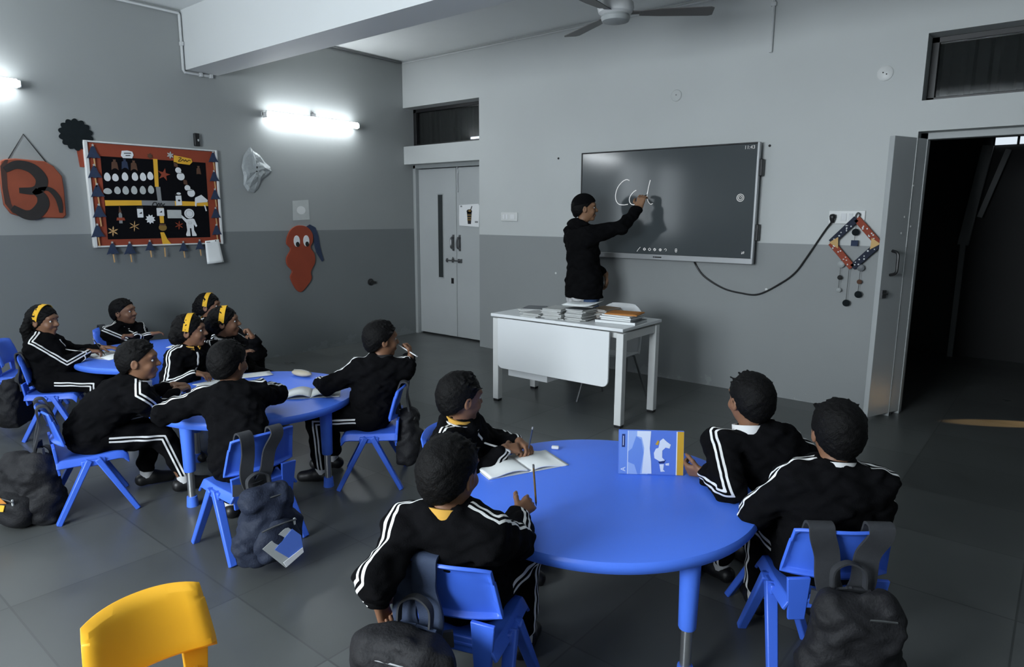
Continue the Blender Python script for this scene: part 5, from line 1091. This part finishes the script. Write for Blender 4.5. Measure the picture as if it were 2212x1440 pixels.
    if not adult:
        jk.ell(P + UP * 0.01, Rp, (0.148 * s, 0.128 * s, 0.125 * s), 0); jk.ell(Q, Rm, (0.138 * s, 0.116 * s, 0.14 * s), 0.05); jk.ell(ch, Rs, (0.140 * s, 0.108 * s, 0.14 * s), 0.05); r1, r2, r3 = 0.066, 0.054, 0.040
    else:
        jk.ell(P + UP * 0.0 * s, Rp, (0.132 * s, 0.102 * s, 0.23 * s), 0); jk.ell(P - UP * 0.10 * s, Rp, (0.138 * s, 0.110 * s, 0.20 * s), 0.04)
        for Hp, K in ((HR, knees[0]), (HL, knees[1])): jk.cap(Hp + UP * 0.05, Hp + (K - Hp) * 0.5, 0.088 * s, 0.086 * s, 0.05)
        r1, r2, r3 = 0.058, 0.046, 0.036; jk.ell(Q + UP * 0.03, Rm, (0.128 * s, 0.098 * s, 0.16 * s), 0.05); jk.ell(ch, Rs, (0.135 * s, 0.098 * s, 0.15 * s), 0.05)
    for Sx, E2, W_ in ((SR, ER, WR), (SL, EL, WL)):
        jk.cap(N - UP * 0.045 * s, Sx - UP * 0.004, 0.055 * s, r1 * s, 0.045 * s); jk.cap(Sx, E2, r1 * s, r2 * s, 0.03 * s); cf = W_ - nrm3(W_ - E2) * r3 * s * 0.9; jk.cap(E2, cf, r2 * s, r3 * s, 0.014 * s)
    jk.cap(N - UP * 0.035 * s, N + UP * 0.0 * s + fs * 0.01, 0.058 * s, 0.050 * s, 0.025)
    jk.ripple(0.007 * s, 48 / s, seed); jk.ripple(0.003, 110 / s, seed + 2)
    zc = P[2] - (0.075 if not adult else 0.080) * s; jk.cut(lambda X, Y, Z: zc - Z)
    up_h = nrm3(Hc - N); c0 = N + up_h * 0.032 * s
    jk.ell(N + up_h * 0.05 * s, np.stack([rs_, fs, UP], 1), (0.046 * s, 0.05 * s, 0.05 * s), 0.004, True)
    cl = N + fs * 0.008
    spath = [([cl + rs_ * 0.05 * s - UP * 0.03 * s, SR, ER, WR], UP), ([cl - rs_ * 0.05 * s - UP * 0.03 * s, SL, EL, WL], UP)]
    jk.obj('hoodie' if adult else 'jacket', M['hoodie' if adult else 'jacket'], root, (np.eye(3), T0_), None if adult else stripe_fn(spath))
    # --- zip down the front, laid on the jacket's own surface
    if not adult:
        zp = []
        for q in np.linspace(0.02, 0.80, 10):
            c_ = N + (P - N) * q; p_ = c_ + fm * 0.30
            for _ in range(130):
                ii = np.round((p_ - jk.lo) / jk.h).astype(int)
                if np.all(ii >= 0) and np.all(ii < jk.n) and jk.F[tuple(ii)] < 0: break
                p_ = p_ - fm * 0.002
            else: continue
            zp.append(p_ + fm * 0.003 - off)
        if len(zp) > 3: b_ = MB(); b_.ribbon(smooth_path(zp, 4), Vector(rm.tolist()), 0.010, 0.004); b_.build('zip', M['collw'], root, smooth=True)
    # --- trousers
    tp = np.stack([P, HR, HL, *knees, *feet]); tr = Vol(tp.min(0) - 0.16 * s, tp.max(0) + 0.14 * s, max(0.0065, h)); tr.ell(P - UP * 0.01, Rp, (0.138 * s, 0.115 * s, 0.088 * s) if not adult else (0.108 * s, 0.080 * s, 0.09 * s), 0)
    tq = (0.082, 0.064, 0.060, 0.050) if not adult else (0.078, 0.060, 0.056, 0.046)
    for Hp, K, A_ in ((HR, knees[0], feet[0]), (HL, knees[1], feet[1])):
        tr.cap(Hp, K, tq[0] * s, tq[1] * s, 0.04 * s); tr.cap(K, A_ + UP * 0.045 * s, tq[2] * s, tq[3] * s, 0.02 * s)
    tr.ripple(0.006 * s, 52 / s, seed + 3)
    if adult: zj = P[2] - 0.075 * s; tr.cut(lambda X, Y, Z: Z - zj)
    zt = min(feet[0][2], feet[1][2]); tr.cut(lambda X, Y, Z: zt + 0.0 * s - Z)
    tpth = [([HR + f * 0.06 * s, knees[0], feet[0]], r), ([HL + f * 0.06 * s, knees[1], feet[1]], -r)]
    tr.obj('jeans' if adult else 'trousers', M['jeans' if adult else 'jacket'], root, (np.eye(3), T0_), None if adult else stripe_fn(tpth))
    # --- socks and shoes
    for A_ in feet:
        b_ = MB(); b_.tube([A_ - UP * 0.035 * s - off, A_ + UP * 0.02 * s - off], 0.036 * s, 14); b_.build('sock', M['sock'], root, smooth=True)
        sv = Vol(A_ - 0.16 * s, A_ + 0.16 * s, 0.006); g0 = A3((A_[0], A_[1], A_[2] - 0.075 * s))
        sv.cap(g0 - f * 0.030 * s + UP * 0.036 * s, g0 + f * 0.030 * s + UP * 0.046 * s, 0.036 * s, 0.036 * s, 0.01); sv.cap(g0 + f * 0.03 * s + UP * 0.040 * s, g0 + f * 0.115 * s + UP * 0.026 * s, 0.038 * s, 0.033 * s, 0.02); sv.cut(lambda X, Y, Z: g0[2] + 0.002 - Z)
        sv.obj('shoe', M['shoe'], root, (np.eye(3), T0_))
    # --- collar
    ax = nrm3(Hc - hf * 0.01 - N + fs * 0.02); cx = nrm3(rs_ - ax * (rs_ @ ax)); cy = np.cross(ax, cx)
    def ringpts(rad, hgt, gap): return [N + ax * hgt * s + fs * 0.006 * s + (cx * math.sin(t_) * rad + cy * -math.cos(t_) * rad * 1.02) * s - off for t_ in np.linspace(-PI + gap, PI - gap, 36)]
    for i, c_ in enumerate(collar):
        cm = {'white': 'collw', 'yellow': 'colly', 'black': 'collb'}[c_]; b_ = MB(); b_.ribbon(ringpts(0.0625 - 0.008 * i, 0.016 + 0.016 * i, 0.35 if not adult else 0.1), Vector(ax.tolist()), 0.034 * s, 0.010 * s); b_.build('collar', M[cm], root, smooth=True)
    return dict(root=root, N=N, ER=ER, EL=EL, WR=WR, WL=WL, SR=SR, SL=SL, Hc=Hc, off=off, hp=hp, P=P, f=f, r=r, body=body, ax=ax)

WRITE = dict(curl=(0.75, 0.8, 0.5), thumb=1.0); FLAT = dict(curl=(0.15, 0.2, 0.15)); FIST = dict(curl=(1.2, 1.2, 0.9), thumb=1.2); REST = dict(curl=(0.5, 0.5, 0.4))
def hd_(base, **k): q = dict(base); q.update(k); return q
NEAR = 0.0042; FAR = 0.0058
PP = {}
PP['J'] = person('boy seen from behind at the front centre, hand on his chair, with mustard collar', (-1.36, 1.41), (-.33, .94), (-.38, .92), (-1.315, 1.315, .815), (-.12, .98, -.10), (-1.345, 1.665, .555), (-1.45, 1.15, .435), pr=(.9, -.35, -.5), pl=(.45, -.9, -.1),
    hr=hd_(WRITE, d=(.1, .95, .25), n=(-.75, .1, -.6)), hl=hd_(FIST, d=(.2, .2, -1), n=(.9, .2, 0)), collar=('yellow',), h=NEAR, seed=1)
PP['L'] = person('boy seen from behind at the right edge of the front table, white neckband', (-.555, 2.36), (-.60, .80), (-.50, .87), (-.540, 2.385, .835), (-.58, .81, -.05), (-.56, 2.62, .44), (-.745, 2.46, .515), pl=(-.45, -.8, -.5), pr=(.8, -.3, -.5),
    hl=hd_(REST, d=(-.5, .8, -.1)), hr=hd_(FLAT, d=(-.6, .7, -.2)), collar=('white',), h=NEAR, seed=2)
PP['K'] = person('boy in black tracksuit holding up the blue picture book at the front table', (-.71, 2.67), (-.95, .3), (-.72, .69), (-.915, 2.60, .832), (-.82, .57, -.05), (-.80, 2.98, .50), (-1.035, 2.462, .538), pl=(.3, -.6, -.7), pr=(.6, .5, -.4),
    hl=hd_(REST, d=(-1, .05, -.1), n=(.1, .75, .35), curl=(0.7, 0.6, 0.4), thumb=0.6), hr=hd_(REST, d=(-.8, -.3, -.1)), collar=('white',), h=NEAR, seed=3)
PP['I'] = person('boy writing in the open notebook at the left side of the front table', (-2.0, 2.12), (.97, .24), (.92, .40), (-1.935, 2.005, .785), (.30, .94, -.12), (-1.79, 2.12, .555), (-1.80, 2.235, .555), pr=(-.1, -.8, -.6), pl=(.1, .8, -.5),
    hr=hd_(WRITE, d=(.5, .85, -.05), n=(-.3, .3, -.9)), hl=hd_(WRITE, d=(.6, -.1, -.1), n=(0, -.3, -.9)), collar=('white', 'yellow'), h=NEAR, seed=4)
PP['G'] = person('boy seen from behind with arms spread on the middle table, badge patched bag behind', (-2.925, 1.54), (-.82, .57), (-.90, .42), (-3.165, 1.625, .825), (-.35, .93, -.05), (-3.37, 1.86, .555), (-3.44, 1.50, .555), pr=(.5, .8, .0), pl=(.3, -.9, .0),
    hr=hd_(REST, d=(-.9, -.2, 0)), hl=hd_(REST, d=(-.8, .5, 0)), collar=('black',), h=0.005, seed=5)
PP['H'] = person('boy chewing a pen at the right side of the middle table', (-3.085, 2.435), (-.75, -.55), (-.72, .62), (-3.04, 2.49, .835), (.35, .93, -.05), (-2.945, 2.625, .715), (-3.40, 2.30, .555), pr=(-.8, .7, -.2), pl=(-.3, -.75, -.4),
    hr=hd_(WRITE, d=(-.35, .3, .6), n=(-.5, -.4, .1)), hl=hd_(FLAT, d=(-.7, .5, -.1)), collar=('black',), h=0.005, seed=6)
PP['F'] = person('boy in side view leaning on the left edge of the middle table', (-3.90, 1.22), (.22, .975), (.30, .95), (-3.785, 1.445, .775), (.55, .83, -.03), (-3.845, 1.66, .555), (-3.99, 1.70, .555), pr=(.4, -.6, -.6), pl=(-.6, .0, -.6),
    hr=hd_(REST, d=(-.5, .8, 0)), hl=hd_(REST, d=(.7, .6, 0)), collar=('white',), h=0.005, seed=7, knees=[(-3.76, 1.52, .345), (-3.93, 1.54, .345)], feet=[(-3.72, 1.60, .08), (-3.96, 1.50, .08)])
PP['A'] = person('girl with mustard headband and looped braids writing at the far left table', (-5.45, 1.52), (.62, .78), (.58, .81), (-5.51, 1.505, .805), (.78, .62, -.08), (-5.40, 1.73, .565), (-5.53, 1.86, .555), pr=(.4, -.5, -.8),
    hr=hd_(WRITE, d=(.3, .9, -.1)), hl=hd_(FLAT, d=(.6, .7, 0)), hair='loops', band=True, collar=('white',), h=FAR, seed=8)
PP['B'] = person('boy leaning on folded arms against the left wall, head turned to the screen', (-6.16, 2.25), (1, .1), (.95, .05), (-6.07, 2.235, .735), (.78, .62, .05), (-5.86, 2.36, .555), (-5.83, 2.19, .565), hr=hd_(REST, d=(.2, .9, .1)), hl=hd_(FIST, d=(-.1, -.9, .15)), collar=('white',), h=FAR, seed=9, s=0.92, z=0.38)
PP['C'] = person('girl with mustard headband half hidden at the back beside the wall', (-5.62, 2.87), (.9, .2), (.9, .3), (-5.60, 2.735, .775), (.70, .70, .0), (-5.36, 2.72, .56), (-5.30, 2.90, .52), hair='tail', band=True, collar=('yellow',), h=FAR, seed=10, s=0.95, z=0.385)
PP['D'] = person('girl with mustard headband and mustard collar at the middle table', (-4.48, 1.945), (1, .12), (.95, .30), (-4.385, 2.005, .795), (.62, .78, .0), (-4.17, 1.93, .555), (-4.17, 2.11, .555), pr=(.0, -.7, -.7), hr=hd_(REST, d=(.9, .4, -.1)), hl=hd_(REST, d=(.9, -.2, -.1)), hair='bun', band=True, collar=('yellow', 'yellow'), h=FAR, seed=11, s=0.94, z=0.385)
PP['E'] = person('girl with mustard headband resting her chin on her hand behind the others', (-4.62, 2.44), (.95, .1), (.85, .4), (-4.50, 2.30, .805), (.60, .80, .05), (-4.26, 2.26, .60), (-4.36, 2.42, .70), pl=(.4, .6, -.7), hl=hd_(FIST, d=(-.35, -.25, .8), n=(-.5, -.6, 0)), hair='tail', band=True, collar=('white',), h=FAR, seed=12, s=0.95, z=0.385)

# teacher standing at the screen
PP['T'] = person('teacher in black hoodie and dark cap standing and writing on the screen', (-3.52, 5.33), (.45, .89), (.50, .86), (-3.525, 5.33, 1.615), (.80, .60, .02), (-3.10, 5.58, 1.62), (-3.40, 5.52, 1.0), pr=(.5, -.3, -.85), pl=(-.4, -.1, -.4),
    hr=dict(d=(.1, .30, .95), n=(-.1, .95, -.2), curl=(0.7, 0.7, 0.5), thumb=1.0), hl=hd_(REST, d=(.1, .1, -1)), s=1.42, hs=1.13, z=0.90, hair='teacher', collar=('black',), skin='skin2', group=None, h=0.0058, seed=13, adult=True,
    knees=[(-3.44, 5.29, 0.50), (-3.60, 5.37, 0.50)], feet=[(-3.44, 5.25, 0.105), (-3.61, 5.34, 0.105)])
T_ = PP['T']; off = T_['off']; hp = T_['hp']
cv = Vol((-0.10, -0.12, -0.03), (0.10, 0.13, 0.14), 0.004); I3 = np.eye(3); cv.ell((0, -0.010, 0.026), I3, (0.0865, 0.103, 0.096), 0); cv.cut(lambda X, Y, Z: (0.035 + 0.18 * Y - Z)); cv.cut(lambda X, Y, Z: Y * 0.9 - 0.4 * Z - 0.055)
hf = nrm3((.80, .60, .02)); hr_ = nrm3(np.cross(hf, UP)); RH = np.stack([hr_, hf, np.cross(hr_, hf)], 1)
cap_o = cv.obj('cap', M['hoodie'], T_['root'], (RH * 1.13, T_['Hc'] - off))
hv = Vol((-0.2, -0.2, -0.2), (0.2, 0.2, 0.2), 0.007); c_ = T_['N'] - off; hdv = Vol(c_ - 0.22, c_ + 0.2, 0.007); fs = nrm3((.5, .86, 0)); rr = np.cross(fs, UP)
hdv.ell(c_ - fs * 0.055 + UP * 0.035, np.stack([rr, fs, UP], 1), (0.115, 0.075, 0.06), 0); hdv.cap(c_ + rr * 0.09 + UP * 0.03, c_ + fs * 0.085 + rr * 0.03, 0.032, 0.024, 0.03); hdv.cap(c_ - rr * 0.09 + UP * 0.03, c_ + fs * 0.085 - rr * 0.03, 0.032, 0.024, 0.03); hdv.ripple(0.008, 60, 3); hdv.obj('hood', M['hoodie'], T_['root'])
sv = Vol(T_['P'] - off - 0.28, T_['P'] - off + 0.12, 0.007); p0 = T_['P'] - off; sv.ell(p0 - UP * 0.06, np.stack([T_['r'], T_['f'], UP], 1), (0.190, 0.152, 0.30), 0); sv.ripple(0.008, 75, 4); sv.cut(lambda X, Y, Z: (p0[2] - 0.23) - Z); sv.cut(lambda X, Y, Z: Z - (p0[2] - 0.106)); sv.cut(lambda X, Y, Z: (X - p0[0]) * 0.9 + (Y - p0[1]) * 0.43 - 0.05); sv.obj('shirt_tail', M['bwhite'], T_['root'])
# ------------------------------------------------------------------ held pencils
def fwd(p, d, L): return tuple(A3(p) + nrm3(d) * L)
pencil((-1.735, 2.215, 0.515), (-1.715, 2.225, 0.645), M['navyp'], 'dark pencil upright in the hand of the boy writing at the front table')
q = PP['J']['WR']; pencil(fwd(q, (-.0, .9, -.1), 0.105), fwd(q, (.05, 0.55, 1.1), 0.17), M['gold'], 'short mustard pencil in the hand of the boy at the front centre')
q = PP['H']['Hc']; pencil(fwd(q + A3((.03, .10, -.045)), (.3, .5, 0), 0.0), fwd(q + A3((.03, .10, -.045)), (.85, .25, -.42), 0.145), M['cutout'], 'white pen sticking out of the mouth of the boy chewing it', tip='cutout', name='pen')
q = PP['A']['WR']; pencil(fwd(q, (.3, .9, -.42), 0.11), fwd(q, (-.35, .5, .85), 0.10), M['ink'], 'dark pencil in the hand of the girl at the far left table')
q = PP['T']['WR']; pencil(fwd(q, (.15, .9, .9), 0.17), fwd(q, (-.1, .1, .9), 0.09), M['bplast'], 'dark stylus in the raised hand of the teacher', r=0.006, name='stylus')

# ------------------------------------------------------------------ school bags
def backpack(label, loc, rz, m='bag', w=0.29, hgt=0.38, d=0.17, tilt=0.0, lean=0.0, hook=None, straps=True, seed=0, patch=None, sq=1.0):
    """bag frame: +Y is the padded back, bottom at z = 0; hook = (x, y, z) points in the bag frame where the straps go over the chair"""
    t = thing('backpack', label, 'bag', loc, rz, 'school bags'); R = np.array(Matrix.Rotation(lean, 3, 'Y') @ Matrix.Rotation(tilt, 3, 'X'))
    v = Vol((-w * 0.8, -d * 1.3, -0.05), (w * 0.8, d, hgt * 1.15), 0.008); I3 = np.eye(3)
    v.ell((0, 0, hgt * 0.36), I3, (w * 0.50, d * 0.50, hgt * 0.42), 0); v.cap((-w * 0.28, 0, 0.07), (w * 0.28, 0, 0.07), 0.075, 0.075, 0.07); v.cap((-w * 0.2, 0, hgt * 0.76), (w * 0.2, 0, hgt * 0.76), d * 0.34, d * 0.34, 0.08)
    v.ripple(0.010, 34, seed); v.ripple(0.005, 80, seed + 1); v.cut(lambda X, Y, Z: 0.0 - Z); v.cut(lambda X, Y, Z: Y - d * 0.40)
    XF = (R, A3((0, 0, 0))); xf = lambda p: Vector(R @ A3(p))
    main = v.obj('main_compartment', M[m], t, XF)
    v = Vol((-w * 0.6, -d * 1.3, 0), (w * 0.6, 0.03, hgt * 0.8), 0.007); v.ell((0, -d * 0.42, hgt * 0.30), I3, (w * 0.37, d * 0.34, hgt * 0.25), 0); v.cap((-w * 0.2, -d * 0.42, 0.06), (w * 0.2, -d * 0.42, 0.06), 0.045, 0.045, 0.05); v.ripple(0.006, 45, seed + 4); v.obj('front_pocket', M[m], t, XF)
    for zz, yy, ww in ((hgt * 0.50, -d * 0.66, 0.30), (hgt * 0.80, -d * 0.33, 0.30)):
        b = MB(); b.tube(smooth_path([xf((x_ * w, yy + 0.25 * x_ * x_ * w, zz - 0.35 * x_ * x_ * w)) for x_ in (-ww, -ww / 2, 0, ww / 2, ww)], 5), 0.004, 6); b.build('zip', M['dsteel'], t, smooth=True)
    b = MB(); b.box(xf((w * ww * 0.9, -d * 0.62, hgt * 0.46)), (0.008, 0.006, 0.03)); b.build('zip_pull', M['cutgrey'], t)
    b = MB(); P_ = smooth_path([xf(p_) for p_ in ((-0.05, d * 0.32, hgt * 0.86), (-0.045, d * 0.36, hgt * 0.97), (0, d * 0.38, hgt * 1.02), (0.045, d * 0.36, hgt * 0.97), (0.05, d * 0.32, hgt * 0.86))], 6); b.ribbon(P_, xf((0, 1, 0)), 0.024, 0.006); b.build('grab_handle', M['strap'], t, smooth=True)
    if hook:
        for sx, hk in zip((-1, 1), hook):
            pts = [xf((sx * 0.06, d * 0.34, hgt * 0.80))] + [Vector(p_) for p_ in hk] + [xf((sx * w * 0.42, d * 0.30, 0.06))]
            P_ = smooth_path(pts, 8); n_ = len(P_); b = MB(); b.ribbon(P_, Vector((1, 0.0, 0)), [0.058 if i < n_ * 0.75 else 0.028 for i in range(n_)], 0.009); b.build('shoulder_strap', M['strap'], t, smooth=True)
    for (nm, mm, out, lvl) in patch or []:
        b = MB(); b.prism(out, xf((0, -d * 0.74 - 0.004 * lvl, hgt * 0.30)), xf((1, 0, 0)), xf((0, 0.25, 1)), 0.003); b.build(nm, M[mm], t)
    return t
def hang(chair_pos, d_, label, back=0.30, z=0.02, side=0.0, sx=(-0.085, 0.085), turn=0.0, **k):
    """bag hanging behind a chair: straps loop over the backrest top (z 0.585, 0.19 behind the seat centre)"""
    f = Vector((d_[0], d_[1], 0)).normalized(); r_ = Vector((f.y, -f.x, 0)); p = Vector((*chair_pos, z)) - f * back + r_ * side; rz = yaw_of(d_) + turn
    Rz = Matrix.Rotation(-rz, 3, 'Z')
    hk = []
    for x_ in sx:
        pts = []
        for (yy, zz) in ((-0.225, 0.50), (-0.212, 0.585), (-0.19, 0.597), (-0.160, 0.585), (-0.150, 0.47), (-0.155, 0.385), (-0.185, 0.36)):
            q = Vector((*chair_pos, 0)) + r_ * (x_ * (1.0 if zz > 0.45 else 0.6)) + f * yy + Vector((0, 0, zz)); pts.append(Rz @ (q - p))
        pts = pts[:4] + [Rz @ (Vector((*chair_pos, 0)) + r_ * (x_ * 0.9) + f * -0.152 + Vector((0, 0, 0.50)) - p)]
        hk.append(pts)
    return backpack(label, p, rz, hook=hk, **k)
def hang2(chair_pos, d_, label, back=0.30, z=0.02, side=0.0, sx=(-0.085, 0.085), turn=0.0, wide=0.06, sm='strap', **k):
    """straps go up the outside of the backrest, over its top and end tucked behind the sitter"""
    f = Vector((d_[0], d_[1], 0)).normalized(); r_ = Vector((f.y, -f.x, 0)); p = Vector((*chair_pos, z)) - f * back + r_ * side; rz = yaw_of(d_) + turn
    t = backpack(label, p, rz, **k); Rz = Matrix.Rotation(-rz, 3, 'Z'); hgt = k.get('hgt', 0.38); dd = k.get('d', 0.17)
    for i, x_ in enumerate(sx):
        s_ = (-1, 1)[i]; w_ = lambda xx, yy, zz: Rz @ (Vector((*chair_pos, 0)) + r_ * xx + f * yy + Vector((0, 0, zz)) - p)
        yb = -0.165 + 0.045 * (x_ / 0.172) ** 2
        pts = [Vector((s_ * 0.03, dd * 0.3, hgt * 0.86)), w_(side + s_ * 0.022, -0.232, 0.36), w_(side + s_ * 0.03 + (x_ - side) * 0.25, -0.222, 0.42), w_(side * 0.3 + x_ * 0.68, yb - 0.050, 0.50), w_(x_ * 0.96, yb - 0.057, 0.565), w_(x_, yb - 0.050, 0.598), w_(x_, yb - 0.022, 0.600), w_(x_ * 1.02, yb - 0.006, 0.575), w_(x_ * 1.02, yb + 0.018, 0.50)]
        P_ = smooth_path(pts, 8); b = MB(); b.ribbon(P_, Rz @ r_, wide, 0.009); b.build('shoulder_strap', M[sm], t, smooth=True)
    b = MB(); w_ = lambda xx, yy, zz: Rz @ (Vector((*chair_pos, 0)) + r_ * xx + f * yy + Vector((0, 0, zz)) - p); b.ribbon(smooth_path([w_(side - 0.09, -0.20, 0.36), w_(side, -0.235, 0.355), w_(side + 0.09, -0.20, 0.36)], 6), Vector((0, 0, 1)), 0.05, 0.012); b.build('yoke_pad', M['strap'], t, smooth=True)
    return t
hang2((-.555, 2.345), (-.60, .80), 'large black backpack hanging from the rightmost blue chair by charcoal straps', back=0.315, z=0.0, side=-0.01, sx=(-0.085, 0.10), hgt=0.49, w=0.31, d=0.19, seed=2, wide=0.078)
hang2((-1.345, 1.41), (-.33, .94), 'large black backpack hanging from the front centre chair by navy straps', back=0.33, z=0.0, side=-0.04, sx=(-0.135, -0.03), hgt=0.49, w=0.36, d=0.21, seed=3, wide=0.075, sm='strapnavy')
hang2((-2.895, 1.535), (-1, .0), 'navy backpack with a blue and white panel hanging behind the middle table boy', back=0.31, z=0.06, side=-0.085, sx=(-0.10, 0.04), m='bagnavy', hgt=0.36, w=0.27, d=0.16, seed=4,
    patch=[('badge_panel', 'cutgrey', [(-0.095, 0.00), (0.03, 0.05), (0.085, -0.01), (0.08, -0.075), (-0.01, -0.11)], 0), ('blue_stripe', 'cov_b', [(-0.045, -0.02), (0.05, 0.035), (0.085, -0.005), (0.082, -0.06), (0.02, -0.085)], 1), ('white_trim', 'cutout', [(-0.02, -0.082), (0.08, -0.055), (0.08, -0.075), (-0.01, -0.105)], 2)])
hang2((-3.06, 2.42), (-.72, -.70), 'dark backpack dangling behind the chair of the pen chewing boy', back=0.205, z=0.12, side=-0.02, sx=(-0.06, 0.08), hgt=0.34, w=0.25, d=0.15, seed=5, wide=0.045)
hang2((-3.905, 1.205), (.22, .975), 'open black school bag with an orange and yellow tag hanging behind the side view boy', back=0.265, z=0.0, side=0.0, turn=0.55, sx=(-0.09, 0.09), hgt=0.35, w=0.34, d=0.25, seed=6, wide=0.045, patch=[('orange_tag', 'orange', [(-0.055, 0.075), (0.0, 0.085), (0.075, 0.055), (-0.045, 0.035)], 0), ('yellow_tag', 'ytape', [(-0.055, 0.035), (0.065, 0.045), (0.06, 0.015), (-0.04, 0.0)], 0)])
hang2((-5.42, 1.53), (.62, .78), 'black backpack hanging behind the far left girl with looped braids', back=0.29, z=0.08, sx=(-0.07, 0.07), hgt=0.36, w=0.27, d=0.15, seed=7, wide=0.045)
hang2((-6.17, 2.24), (1, .1), 'dark backpack between the left wall and the boy with folded arms', back=0.24, z=0.16, sx=(-0.07, 0.07), hgt=0.32, w=0.24, d=0.12, seed=8, m='bagnavy', wide=0.05)
